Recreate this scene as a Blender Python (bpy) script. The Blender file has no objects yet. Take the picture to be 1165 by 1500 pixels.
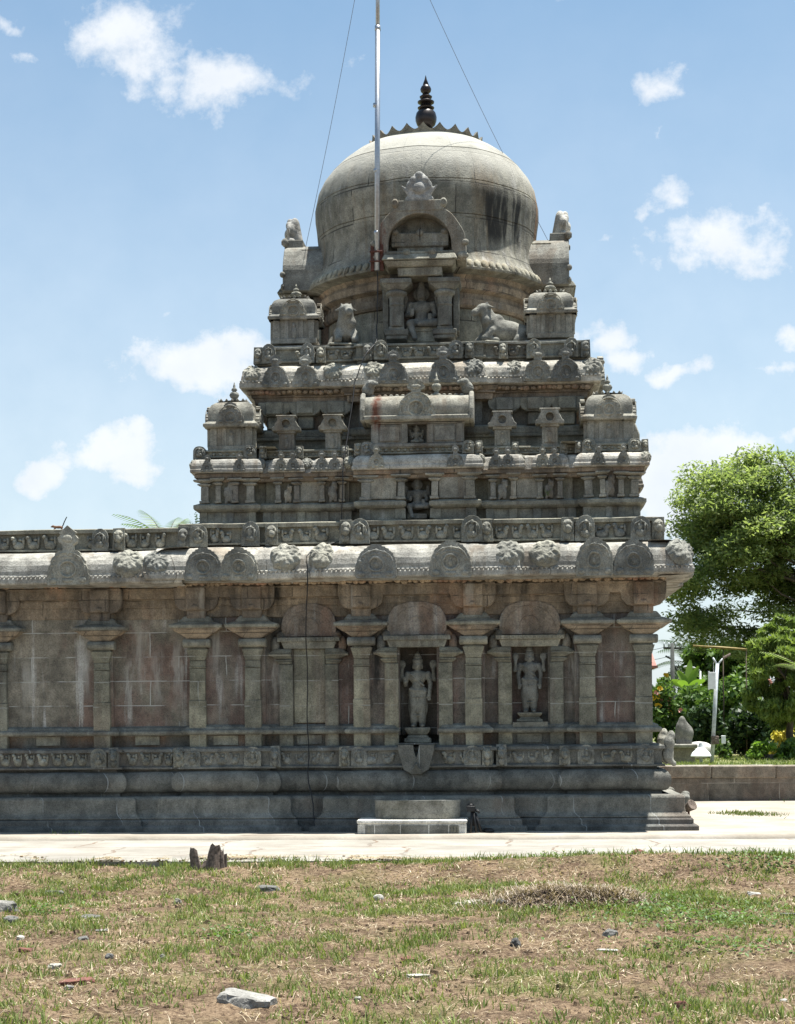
import bpy, bmesh, math, random
import numpy as np
from mathutils import Vector, Matrix, noise

random.seed(7); np.random.seed(7)
SC = bpy.context.scene
COL = SC.collection
rad = math.radians

# ------------------------------------------------------------------ camera
CX, EYE, DIST, YAW, ROLL, HOR, FPX = 1.386, 1.62, 25.0, 0.0682, 0.00766, 1052.5, 2500.0
cam = bpy.data.cameras.new('camera'); camo = bpy.data.objects.new('camera', cam); COL.objects.link(camo)
cam.sensor_fit = 'VERTICAL'; cam.sensor_height = 36; cam.lens = 36*FPX/1500
cam.shift_y = (HOR-750)/1500; cam.clip_start = .1; cam.clip_end = 4000
camo.matrix_world = Matrix.Translation((CX, -DIST, EYE)) @ Matrix.Rotation(YAW, 4, 'Z') @ Matrix.Rotation(rad(90), 4, 'X') @ Matrix.Rotation(-ROLL, 4, 'Z')
SC.camera = camo

def ray(px, py):
    a0, b0 = px-582.5, py-HOR
    a = math.cos(ROLL)*a0-math.sin(ROLL)*b0; b = math.sin(ROLL)*a0+math.cos(ROLL)*b0
    c, s = math.cos(YAW), math.sin(YAW); t = a/FPX
    return Vector((t*c-s, t*s+c, -b/FPX))
def at(px, py, Y):
    d = ray(px, py); k = (Y+DIST)/d.y
    return Vector((CX+d.x*k, Y, EYE+d.z*k))
def XA(px, Y=0.0, py=900): return at(px, py, Y).x
def ZA(py, Y=0.0, px=617): return at(px, py, Y).z

# ------------------------------------------------------------------ world, sun, exposure
SUN = Vector((0.19, 0.095, 0.98)).normalized()
W = bpy.data.worlds.new('World'); SC.world = W; W.use_nodes = True
nt = W.node_tree; nt.nodes.clear()
def wn(t, **k):
    n = nt.nodes.new(t)
    for a, b in k.items(): setattr(n, a, b)
    return n
L = nt.links.new
out = wn('ShaderNodeOutputWorld'); bg = wn('ShaderNodeBackground'); L(bg.outputs[0], out.inputs[0])
sky = wn('ShaderNodeTexSky', sky_type='NISHITA', sun_disc=False)
sky.sun_elevation = math.asin(SUN.z); sky.sun_rotation = math.atan2(SUN.x, SUN.y)
sky.air_density = 1.0; sky.dust_density = 1.2; sky.ozone_density = 1.5; sky.altitude = 100
bg.inputs[1].default_value = 0.062
tc = wn('ShaderNodeTexCoord'); sx = wn('ShaderNodeSeparateXYZ'); L(tc.outputs['Generated'], sx.inputs[0])
def wm(op, a, b=None, c=None, clamp=False):
    n = wn('ShaderNodeMath', operation=op, use_clamp=clamp)
    for i, v in enumerate((a, b, c)):
        if v is None: continue
        if isinstance(v, (int, float)): n.inputs[i].default_value = v
        else: L(v, n.inputs[i])
    return n.outputs[0]
def wv(op, a, b=None):
    n = wn('ShaderNodeVectorMath', operation=op)
    for i, v in enumerate((a, b)):
        if v is None: continue
        if isinstance(v, (tuple, Vector)): n.inputs[i].default_value = v
        else: L(v, n.inputs[i])
    return n
dy = wm('MAXIMUM', sx.outputs[1], 0.05)
uv = wn('ShaderNodeCombineXYZ'); L(wm('DIVIDE', sx.outputs[0], dy), uv.inputs[0]); L(wm('DIVIDE', sx.outputs[2], dy), uv.inputs[1])
def wnoise(sc, det, rough=.55, vec=None):
    n = wn('ShaderNodeTexNoise'); n.inputs['Scale'].default_value = sc; n.inputs['Detail'].default_value = det
    n.inputs['Roughness'].default_value = rough; L(vec or uv.outputs[0], n.inputs['Vector']); return n
w1 = wnoise(16, 3); w2 = wnoise(55, 4)
warp = wv('ADD', uv.outputs[0], wv('MULTIPLY', wv('SUBTRACT', w1.outputs['Color'], (.5, .5, .5)).outputs[0], (.05, .04, 0)).outputs[0])
warp = wv('ADD', warp.outputs[0], wv('MULTIPLY', wv('SUBTRACT', w2.outputs['Color'], (.5, .5, .5)).outputs[0], (.02, .016, 0)).outputs[0])
CLOUDS = [(175,65,75,55,1),(215,95,60,45,1),(255,125,55,32,1),(325,130,95,38,1.1),(300,115,50,30,.9),(130,40,60,40,.5),(20,30,32,18,.9),(40,76,34,14,.7),(960,132,28,32,1),(966,205,10,34,.5),
 (975,292,36,30,.9),(945,300,26,18,.8),(1060,345,105,44,1.15),(1110,375,40,24,.8),(886,338,20,13,.7),(300,540,118,48,1.3),(350,512,60,30,1.1),(255,550,60,28,.9),(160,660,85,38,1.35),(62,695,54,26,1.2),(195,635,38,30,1.05),(180,690,66,28,.95),(285,640,40,18,.45),(285,725,30,14,.5),
 (1135,484,46,28,1),(1118,532,50,20,.85),(1001,542,36,21,1.2),(885,505,62,36,1.15),(915,530,48,24,1.1),(1020,690,125,60,1.6),(960,735,75,62,1.5),(1075,665,66,38,1.3),(1148,645,34,20,1),(960,790,60,60,.9),
 (525,92,22,14,.5),(590,132,24,12,.35),(835,10,28,14,.6),(735,75,16,12,.3),(925,408,42,26,.4),(215,200,14,12,.35),(245,460,24,8,.5),(640,700,40,30,.3),(450,90,40,12,.22)]
tot = None
for (cx, cy, rx, ry, st) in CLOUDS:
    d = ray(cx, cy); cu, cv = d.x/d.y, d.z/d.y; sc = 1/FPX
    q = wv('LENGTH', wv('MULTIPLY', wv('SUBTRACT', warp.outputs[0], (cu, cv, 0)).outputs[0], (1/(rx*1.85*sc), 1/(ry*1.95*sc), 0)).outputs[0]).outputs['Value']
    m = wm('MULTIPLY', wm('SUBTRACT', 1.0, q, clamp=True), st)
    tot = m if tot is None else wm('MAXIMUM', tot, m)
nz = wnoise(30, 10, .66); nzs = wm('MULTIPLY', wm('SUBTRACT', nz.outputs['Fac'], .5), 1.75)
den = wm('MULTIPLY', wm('SUBTRACT', wm('ADD', tot, nzs), .17), wm('GREATER_THAN', tot, 0.0))
sm = wn('ShaderNodeMapRange', interpolation_type='SMOOTHSTEP'); L(den, sm.inputs[0]); sm.inputs[1].default_value = 0.0; sm.inputs[2].default_value = .86
# thin high veil over the rest of the sky
veil = wn('ShaderNodeMapRange'); vn = wnoise(2.2, 5, .6); L(vn.outputs['Fac'], veil.inputs[0]); veil.inputs[1].default_value = .35; veil.inputs[2].default_value = .8; veil.inputs[3].default_value = 0; veil.inputs[4].default_value = .08
hz = wn('ShaderNodeMapRange'); L(uv.outputs[0], sx.inputs[0]) if False else None
hzv = wn('ShaderNodeMapRange'); L(sx.outputs[2], hzv.inputs[0]); hzv.inputs[1].default_value = 0.0; hzv.inputs[2].default_value = .42; hzv.inputs[3].default_value = .72; hzv.inputs[4].default_value = .08
fac = wm('MAXIMUM', wm('MULTIPLY', sm.outputs[0], .93), wm('ADD', veil.outputs[0], hzv.outputs[0]), clamp=True)
mx = wn('ShaderNodeMix', data_type='RGBA'); L(fac, mx.inputs[0]); L(wv('MULTIPLY', sky.outputs[0], (.72, 1.02, 1.06)).outputs[0], mx.inputs[6]); cs_ = wn('ShaderNodeMix', data_type='RGBA'); L(wm('MULTIPLY', wnoise(26, 4).outputs['Fac'], 1.0), cs_.inputs[0]); cs_.inputs[6].default_value = (5.6, 6.0, 6.5, 1); cs_.inputs[7].default_value = (7.6, 7.7, 7.8, 1); L(cs_.outputs[2], mx.inputs[7])
L(mx.outputs[2], bg.inputs[0])
W.cycles.sampling_method = 'MANUAL'; W.cycles.sample_map_resolution = 512
sl = bpy.data.lights.new('sun', 'SUN'); sl.energy = 5.0; sl.angle = rad(.53); sl.color = (1, .965, .90)
so = bpy.data.objects.new('sun', sl); COL.objects.link(so); so.rotation_euler = SUN.to_track_quat('Z', 'Y').to_euler(); so.location = (8, -5, 30)
vs = SC.view_settings; vs.view_transform = 'Standard'; vs.look = 'None'; vs.gamma = 1; vs.use_curve_mapping = False
vs.exposure = 1.25
SC.cycles.max_bounces = 8; SC.cycles.diffuse_bounces = 4; SC.cycles.transparent_max_bounces = 8

# ------------------------------------------------------------------ materials
class NT:
    def __init__(s, name):
        s.m = bpy.data.materials.new(name); s.m.use_nodes = True; s.t = s.m.node_tree; s.t.nodes.clear()
        s.o = s.n('ShaderNodeOutputMaterial'); s.b = s.n('ShaderNodeBsdfPrincipled'); s.l(s.b.outputs[0], s.o.inputs[0])
        s.g = s.n('ShaderNodeNewGeometry'); s.pos = s.g.outputs['Position']
    def n(s, t, **k):
        x = s.t.nodes.new(t)
        for a, b in k.items(): setattr(x, a, b)
        return x
    def l(s, a, b): s.t.links.new(a, b)
    def put(s, v, i):
        if isinstance(v, (int, float)): i.default_value = v
        elif isinstance(v, (tuple, list)): i.default_value = (*v, 1) if (len(v) == 3 and i.type == 'RGBA') else v
        else: s.l(v, i)
    def math(s, op, a, b=0.0, clamp=False):
        x = s.n('ShaderNodeMath', operation=op, use_clamp=clamp); s.put(a, x.inputs[0]); s.put(b, x.inputs[1]); return x.outputs[0]
    def vmul(s, v, k, off=(0, 0, 0)):
        x = s.n('ShaderNodeVectorMath', operation='MULTIPLY_ADD'); s.put(v, x.inputs[0]); x.inputs[1].default_value = k; x.inputs[2].default_value = off; return x.outputs[0]
    def noise(s, sc, det=4, rough=.55, vec=None):
        x = s.n('ShaderNodeTexNoise'); x.inputs['Scale'].default_value = sc; x.inputs['Detail'].default_value = det; x.inputs['Roughness'].default_value = rough
        s.l(vec or s.pos, x.inputs['Vector']); return x.outputs['Fac']
    def ramp(s, v, a, b, lo=0.0, hi=1.0):
        x = s.n('ShaderNodeMapRange', interpolation_type='SMOOTHSTEP'); s.put(v, x.inputs[0])
        for i, q in enumerate((a, b, lo, hi)): x.inputs[i+1].default_value = q
        return x.outputs[0]
    def mix(s, f, a, b, mode='MIX'):
        x = s.n('ShaderNodeMix', data_type='RGBA', blend_type=mode); s.put(f, x.inputs[0]); s.put(a, x.inputs[6]); s.put(b, x.inputs[7]); return x.outputs[2]
    def sep(s, v=None):
        x = s.n('ShaderNodeSeparateXYZ'); s.l(v or s.pos, x.inputs[0]); return x.outputs
    def comb(s, a, b, c=0.0):
        x = s.n('ShaderNodeCombineXYZ'); s.put(a, x.inputs[0]); s.put(b, x.inputs[1]); s.put(c, x.inputs[2]); return x.outputs[0]
    def fin(s, col, rough=.85, bumps=(), spec=.25):
        s.put(col, s.b.inputs['Base Color']); s.put(rough, s.b.inputs['Roughness']); s.b.inputs['Specular IOR Level'].default_value = spec
        prev = None
        for h, st, d in bumps:
            x = s.n('ShaderNodeBump'); x.inputs['Strength'].default_value = st; x.inputs['Distance'].default_value = d; s.l(h, x.inputs['Height'])
            if prev: s.l(prev, x.inputs['Normal'])
            prev = x.outputs[0]
        if prev: s.l(prev, s.b.inputs['Normal'])
        return s.m

def stone(name, dark, light, stains=None, tint=None, tint_rng=(.45, .65), black=.35, white=0.0, joints=None, jcol=(.42, .42, .40), carve=0.0, extra=None, dome=False):
    s = NT(name)
    big = s.noise(.9, 6, .6); mid = s.noise(7, 5, .6); fine = s.noise(55, 3, .6); grit = s.noise(170, 2, .6)
    st = s.noise(1, 5, .6, s.vmul(s.pos, (7, 7, .55))); st2 = s.noise(1, 4, .6, s.vmul(s.pos, (3.2, 3.2, .35), (11, 3, 5)))
    f = s.math('ADD', s.math('MULTIPLY', big, .5), s.math('MULTIPLY', mid, .5))
    c = s.mix(s.ramp(f, .32, .66), dark, light)
    if tint: c = s.mix(s.math('MULTIPLY', s.ramp(s.noise(.8, 5, .65, s.vmul(s.pos, (1.6, 1.6, .8), (4, 9, 2))), *tint_rng), .85), c, tint)
    if stains: c = s.mix(s.ramp(st2, .5, .66, 0, .75), c, stains)
    if white: c = s.mix(s.math('MULTIPLY', s.ramp(st, .52, .68), s.math('MULTIPLY', s.ramp(s.noise(1.1, 3), .38, .6), white), True), c, (.42, .41, .38))
    c = s.mix(s.math('MULTIPLY', s.ramp(s.noise(1, 6, .7, s.vmul(s.pos, (4.2, 4.2, .9), (7, 1, 3))), .56, .72), black), c, (.022, .022, .021))
    blot = s.noise(3.1, 8, .72, s.vmul(s.pos, (1, 1, .8), (2, 5, 1)))
    c = s.mix(1.0, c, s.comb(*[s.ramp(blot, .30, .70, .58, 1.38)]*3), 'MULTIPLY')
    c = s.mix(s.ramp(fine, .42, .68, 0, .62), c, s.mix(.62, c, (.015, .015, .015)), 'MIX')
    c = s.mix(s.ramp(grit, .48, .66, .0, .45), c, s.mix(.4, c, (.55, .54, .49)))
    oi = s.n('ShaderNodeObjectInfo').outputs['Random']; c = s.mix(1.0, c, s.comb(s.ramp(oi, 0, 1, .84, 1.16), s.ramp(oi, 0, 1, .85, 1.14), s.ramp(oi, 0, 1, .88, 1.10)), 'MULTIPLY')
    bumps = [(mid, .4, .035), (fine, .6, .014), (grit, .35, .004)]
    P = s.sep()
    if joints:
        bw, bh, off = joints
        br = s.n('ShaderNodeTexBrick'); br.offset = .37; br.squash = 1.0
        wob = s.math('MULTIPLY', s.math('SUBTRACT', s.noise(2.5, 3), .5), .05)
        if dome:
            an = s.math('ARCTAN2', P[0], s.math('SUBTRACT', 3.38, P[1])); v = s.comb(s.math('MULTIPLY', an, 1.8), s.math('ADD', P[2], off))
        else:
            v = s.comb(s.math('ADD', s.math('ADD', P[0], P[1]), wob), s.math('ADD', s.math('ADD', P[2], off), s.math('MULTIPLY', wob, .35)))
        s.l(v, br.inputs['Vector'])
        br.inputs['Scale'].default_value = 1; br.inputs['Mortar Size'].default_value = .008 if not dome else .011; br.inputs['Mortar Smooth'].default_value = .3
        br.inputs['Brick Width'].default_value = bw; br.inputs['Row Height'].default_value = bh; br.inputs['Bias'].default_value = -.1
        br.inputs['Color1'].default_value = (.8, .8, .8, 1); br.inputs['Color2'].default_value = (1.12, 1.1, 1.08, 1)
        c = s.mix(1.0, c, br.outputs['Color'], 'MULTIPLY')
        br.inputs['Mortar'].default_value = (1, 1, 1, 1)
        jf = s.math('MULTIPLY', br.outputs['Fac'], s.ramp(s.noise(3, 3), .42, .6))
        c = s.mix(s.math('MULTIPLY', jf, .9), c, jcol)
        bumps.append((s.math('SUBTRACT', 1.0, br.outputs['Fac']), .5, .012))
    if carve:
        vo = s.n('ShaderNodeTexVoronoi', feature='SMOOTH_F1'); vo.inputs['Scale'].default_value = 16; s.l(s.pos, vo.inputs['Vector'])
        wv_ = s.n('ShaderNodeTexNoise'); wv_.inputs['Scale'].default_value = 11; wv_.inputs['Distortion'].default_value = 2.2; s.l(s.pos, wv_.inputs['Vector'])
        bumps.append((vo.outputs['Distance'], carve, .05)); bumps.append((wv_.outputs['Fac'], carve, .035))
    if extra: c = extra(s, c, P)
    return s.fin(c, .88, bumps)

def drips(black, white):
    def f(s, c, P):
        n = s.math('MULTIPLY', s.math('SUBTRACT', s.noise(6, 4, .65, s.vmul(s.pos, (1, 1, .35))), .5), .34); n2 = s.noise(1, 5, .65, s.vmul(s.pos, (9, 9, 1.3), (3, 1, 7)))
        for lst, col, am in ((white, (.40, .385, .34), .62), (black, (.016, .016, .015), .93)):
            for (px, w, z0, z1) in lst:
                d = s.math('ABSOLUTE', s.math('ADD', s.math('SUBTRACT', P[0], XA(px, .05)), n)); m = s.math('MULTIPLY', s.ramp(d, w, w*.25), s.math('MULTIPLY', s.ramp(P[2], z0-.3, z0+.3), s.ramp(P[2], z1+.2, z1-.15)))
                c = s.mix(s.math('MULTIPLY', s.math('MULTIPLY', m, am), s.ramp(n2, .30, .66)), c, col)
        return c
    return f
GREY_D, GREY_L = (.118, .116, .092), (.28, .272, .22)
M = {}
M['stone'] = stone('weathered_granite', GREY_D, GREY_L, stains=(.13, .115, .09), black=.45, white=.25)
M['carved'] = stone('carved_granite', (.125, .125, .105), (.30, .295, .25), black=.4, white=.2, carve=.55)
M['pil'] = stone('pilaster_granite', (.135, .132, .098), (.265, .255, .193), black=.3, white=.2, stains=(.15, .125, .095), joints=(9, .37, .4), jcol=(.3, .3, .27))
M['wall'] = stone('wall_granite_red_wash', extra=drips([(408, .20, 2.55, 3.6), (500, .16, 2.7, 3.6), (548, .10, 2.0, 2.8)], [(404, .06, 1.9, 2.7), (433, .07, 1.7, 2.6), (316, .12, 2.5, 3.0), (742, .05, 1.9, 2.6), (838, .06, 1.9, 2.5)]), dark=(.11, .097, .077), light=(.22, .192, .15), tint=(.16, .098, .078), tint_rng=(.40, .62), black=.5, white=.7, joints=(.95, .362, .33), jcol=(.36, .36, .33))
M['hallwall'] = stone('hall_wall_granite', extra=drips([], [(122, .14, 2.1, 3.0), (205, .16, 2.2, 2.95), (228, .10, 1.9, 2.6), (258, .10, 1.9, 2.8), (40, .12, 1.8, 2.4), (185, .07, 1.8, 2.6)]), dark=(.128, .116, .09), light=(.26, .235, .185), tint=(.175, .112, .088), tint_rng=(.48, .64), black=.35, white=1.35, joints=(1.15, .362, .33), jcol=(.42, .42, .39))
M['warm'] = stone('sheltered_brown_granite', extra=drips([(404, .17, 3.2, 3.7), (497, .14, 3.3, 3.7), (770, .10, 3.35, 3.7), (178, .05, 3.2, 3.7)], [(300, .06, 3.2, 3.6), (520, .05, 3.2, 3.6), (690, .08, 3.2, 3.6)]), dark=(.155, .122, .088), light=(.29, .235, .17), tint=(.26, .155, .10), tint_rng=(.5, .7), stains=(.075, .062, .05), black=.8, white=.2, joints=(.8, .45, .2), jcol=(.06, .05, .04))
M['goblin'] = stone('sheltered_carving', (.20, .15, .10), (.40, .31, .21), tint=(.28, .14, .09), black=.7, carve=.7)
M['base'] = stone('plinth_granite', (.10, .103, .094), (.19, .19, .17), tint=(.14, .115, .095), tint_rng=(.5, .75), black=.35, white=.12, joints=(1.1, 2.2, .9), jcol=(.30, .31, .30))
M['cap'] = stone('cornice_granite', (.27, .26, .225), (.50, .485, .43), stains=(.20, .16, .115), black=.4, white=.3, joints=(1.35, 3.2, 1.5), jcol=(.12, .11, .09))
def dome_stain_lit_top(s, c, P):
    an = s.math('ARCTAN2', P[0], s.math('SUBTRACT', 3.38, P[1]))
    st = s.noise(1, 4, .6, s.comb(s.math('MULTIPLY', an, 15), s.math('MULTIPLY', P[2], .9)))
    m = s.math('MULTIPLY', s.ramp(an, .50, .62), s.ramp(an, 1.12, .98)); m2 = s.math('MULTIPLY', s.ramp(P[2], 8.95, 9.3), s.ramp(P[2], 10.15, 9.75))
    k = s.math('MULTIPLY', s.math('MULTIPLY', m, m2), s.ramp(st, .38, .54)); c = s.mix(s.math('MULTIPLY', k, .93), c, (.018, .018, .018))
    st3 = s.noise(1, 3, .6, s.comb(s.math('MULTIPLY', an, 9), s.math('MULTIPLY', P[2], .5), 3.0))
    k2 = s.math('MULTIPLY', s.math('MULTIPLY', s.ramp(an, 1.2, 1.4), s.ramp(st3, .5, .6)), .6); c = s.mix(k2, c, (.22, .11, .05))
    k3 = s.math('MULTIPLY', s.math('MULTIPLY', s.ramp(P[2], 10.0, 10.45), .8), s.ramp(s.noise(2.2, 5), .25, .5, .5, 1)); return s.mix(k3, c, (.37, .36, .315))  # dome top mixed lighter: part of its sunlit brightness is in the colour
M['dome'] = stone('dome_granite', (.15, .145, .112), (.30, .285, .225), stains=(.19, .15, .095), black=.6, white=.5, joints=(.85, .53, .08), jcol=(.045, .042, .036), extra=dome_stain_lit_top, dome=True)
def rust(s, c, P):
    m = s.math('MULTIPLY', s.ramp(s.math('ABSOLUTE', s.math('ADD', s.math('SUBTRACT', P[0], RUSTX), s.math('MULTIPLY', s.math('SUBTRACT', s.noise(5, 5, .7, s.vmul(s.pos, (1, 1, .5))), .5), .26))), .085, .02), s.ramp(P[2], 5.8, 5.95))
    return s.mix(s.math('MULTIPLY', m, s.ramp(s.noise(1, 4, .6, s.vmul(s.pos, (14, 14, 1.5))), .3, .6, .25, .9)), c, (.12, .035, .018))
RUSTX = XA(552, -.05, 600)
M['shrine'] = stone('shrine_granite', (.15, .145, .12), (.30, .29, .245), stains=(.16, .13, .095), black=.35, white=.2, extra=rust)
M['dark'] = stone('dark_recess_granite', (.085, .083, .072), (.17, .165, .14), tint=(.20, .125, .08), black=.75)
M['white'] = stone('white_cut_stone', (.50, .49, .45), (.66, .65, .60), black=.05)
M['speckle'] = stone('speckled_granite', (.13, .128, .10), (.30, .29, .25), black=.3)
M['pedi'] = stone('pediment_granite', (.145, .12, .093), (.29, .235, .18), tint=(.24, .15, .105), tint_rng=(.44, .66), stains=(.36, .33, .28), black=.6, white=.5, carve=.22)

def plain(name, col, rough=.6, metal=0.0, var=.25, sc=9, spec=.4):
    s = NT(name); n = s.noise(sc, 4, .6); c = s.mix(s.ramp(n, .3, .7), tuple(x*(1-var) for x in col), tuple(min(1, x*(1+var)) for x in col))
    s.b.inputs['Metallic'].default_value = metal; return s.fin(c, rough, [(n, .15, .005)], spec)
M['steel'] = plain('galvanised_steel', (.36, .385, .42), .4, .75, .12, 30)
M['copper'] = plain('dark_copper', (.022, .016, .015), .35, .4, .35, 12, .5)
M['rustiron'] = plain('rusty_iron', (.085, .032, .022), .8, .1, .4, 30)
M['black'] = plain('black_rubber', (.012, .012, .013), .55, 0, .2)
M['wire'] = plain('thin_wire', (.16, .18, .22), .6, .2, .1)
M['paint_white'] = plain('white_paint', (.72, .74, .74), .5, 0, .1)
M['paint_grey'] = plain('grey_paint', (.42, .45, .47), .6, 0, .2, 14)
M['bark'] = plain('bark', (.075, .058, .042), .95, 0, .45, 6)
M['deadwood'] = plain('dead_wood', (.135, .105, .085), .95, 0, .5, 25)
M['redrock'] = plain('laterite', (.14, .06, .045), .95, 0, .4, 18)
M['rock'] = stone('field_stone', (.085, .085, .08), (.20, .195, .18), black=.3)
M['palerock'] = stone('pale_field_stone', (.27, .255, .22), (.47, .45, .40), black=.15)
M['roofred'] = plain('red_roof', (.33, .13, .10), .7, 0, .25, 6)
M['bamboo'] = plain('dry_bamboo', (.23, .17, .06), .7, 0, .35, 12)
M['plate'] = stone('gable_plate_granite', (.125, .125, .108), (.29, .285, .245), black=.35, white=.25, carve=.22)
M['pale'] = stone('bleached_carving', (.27, .265, .24), (.46, .45, .41), black=.25, carve=.2)
M['concrete_pole'] = plain('dark_concrete_pole', (.06, .065, .06), .9, 0, .3)
M['fur'] = plain('brown_fur', (.16, .085, .05), .9, 0, .35, 60)
M['tail'] = plain('grey_fur', (.035, .04, .038), .95, 0, .3, 60)

def leafmat(name, a, b, trans=.35, sc=.8):
    s = NT(name); oi = s.n('ShaderNodeNewGeometry'); n = s.noise(sc, 3, .6); r = oi.outputs['Random Per Island']
    f = s.math('ADD', s.math('MULTIPLY', r, .5), s.math('MULTIPLY', n, .5)); c = s.mix(s.ramp(f, .25, .75), a, b)
    s.put(c, s.b.inputs['Base Color']); s.b.inputs['Roughness'].default_value = .5; s.b.inputs['Specular IOR Level'].default_value = .3
    t = s.n('ShaderNodeBsdfTranslucent'); s.put(s.mix(1.0, c, (1.3, 1.35, .72), 'MULTIPLY'), t.inputs[0])
    m = s.n('ShaderNodeMixShader'); m.inputs[0].default_value = trans; s.l(s.b.outputs[0], m.inputs[1]); s.l(t.outputs[0], m.inputs[2]); s.l(m.outputs[0], s.o.inputs[0]); return s.m
M['leaf_tree'] = leafmat('rain_tree_leaves', (.112, .158, .062), (.255, .305, .138), .58, .5)
M['leaf_shrub'] = leafmat('shrub_leaves', (.05, .10, .022), (.13, .21, .05), .35, 1.2)
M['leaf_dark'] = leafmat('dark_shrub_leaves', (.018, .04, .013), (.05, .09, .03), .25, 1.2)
M['leaf_lime'] = leafmat('lime_leaves', (.10, .19, .03), (.19, .30, .05), .45, 1)
M['leaf_feather'] = leafmat('feathery_leaves', (.11, .17, .04), (.25, .32, .09), .4, .8)
M['leaf_yellow'] = leafmat('yellow_leaves', (.42, .36, .06), (.62, .54, .14), .3, 2)
M['flower_red'] = plain('red_petals', (.55, .05, .03), .6, 0, .3)
M['flower_yellow'] = plain('yellow_petals', (.65, .42, .03), .6, 0, .2)
M['flower_pink'] = plain('pink_petals', (.62, .32, .26), .6, 0, .2)
M['grass'] = leafmat('green_grass', (.095, .14, .033), (.27, .315, .11), .3, 1.5)
M['straw'] = leafmat('dry_straw', (.21, .155, .095), (.58, .49, .34), .2, 3)

s = NT('soil'); n = s.noise(2.2, 8, .7); n2 = s.noise(26, 6, .7); n3 = s.noise(120, 3, .6); gz = s.noise(.9, 5, .65)
c = s.mix(s.ramp(n, .35, .65), (.108, .073, .046), (.262, .186, .118)); c = s.mix(s.ramp(n2, .50, .70), c, (.36, .27, .18)); c = s.mix(s.ramp(n2, .50, .36), c, (.06, .038, .028)); c = s.mix(s.ramp(s.noise(9, 6, .7), .52, .66, 0, .75), c, (.085, .052, .037))
c = s.mix(s.ramp(gz, .5, .7, 0, .5), c, (.14, .15, .05)); M['soil'] = s.fin(c, .95, [(n2, .9, .05), (n3, .8, .012)], .1)
s = NT('pavement_stone'); n = s.noise(1.1, 6, .65); n2 = s.noise(30, 5, .6); P = s.sep()
br = s.n('ShaderNodeTexBrick'); br.offset = .31; wob = s.math('MULTIPLY', s.math('SUBTRACT', s.noise(1.2, 3), .5), .35)
s.l(s.comb(s.math('ADD', P[0], s.math('MULTIPLY', wob, 1.5)), s.math('ADD', P[1], wob)), br.inputs['Vector']); br.inputs['Scale'].default_value = 1; br.inputs['Brick Width'].default_value = 1.9; br.inputs['Row Height'].default_value = 1.33
br.inputs['Mortar Size'].default_value = .022; br.inputs['Color1'].default_value = (.9, .9, .9, 1); br.inputs['Color2'].default_value = (1.05, 1.04, 1.02, 1); br.inputs['Mortar'].default_value = (.8, .8, .8, 1)
c = s.mix(s.ramp(n, .3, .7), (.215, .20, .175), (.31, .30, .27)); c = s.mix(s.ramp(n2, .5, .72, 0, .6), c, (.21, .18, .145)); c = s.mix(1.0, c, br.outputs['Color'], 'MULTIPLY')
c = s.mix(s.math('MULTIPLY', br.outputs['Fac'], s.ramp(s.noise(2, 3), .4, .6, .15, .9)), c, (.17, .12, .085)); M['pave'] = s.fin(c, .85, [(n2, .3, .01), (s.math('SUBTRACT', 1.0, br.outputs['Fac']), .5, .02)], .2)
s = NT('court_stone'); n = s.noise(.7, 7, .65); n2 = s.noise(14, 5, .6); st = s.noise(1, 5, .65, s.vmul(s.pos, (.5, 2.6, 1)))
c = s.mix(s.ramp(n, .3, .7), (.24, .21, .17), (.37, .335, .285)); c = s.mix(s.ramp(st, .55, .68, 0, .65), c, (.20, .175, .15)); c = s.mix(s.ramp(n2, .55, .75, 0, .4), c, (.24, .20, .16)); M['court'] = s.fin(c, .9, [(n2, .4, .02)], .15)
s = NT('far_ground'); n = s.noise(.4, 6, .65); M['garden'] = s.fin(s.mix(s.ramp(n, .35, .65), (.10, .13, .04), (.20, .19, .09)), .95, [(s.noise(9, 5), .5, .05)], .1)
M['retain'] = stone('retaining_wall_stone', (.14, .125, .10), (.25, .225, .185), tint=(.20, .15, .115), black=.5, white=.2, joints=(1.35, .34, 0.0), jcol=(.33, .31, .27))
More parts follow.
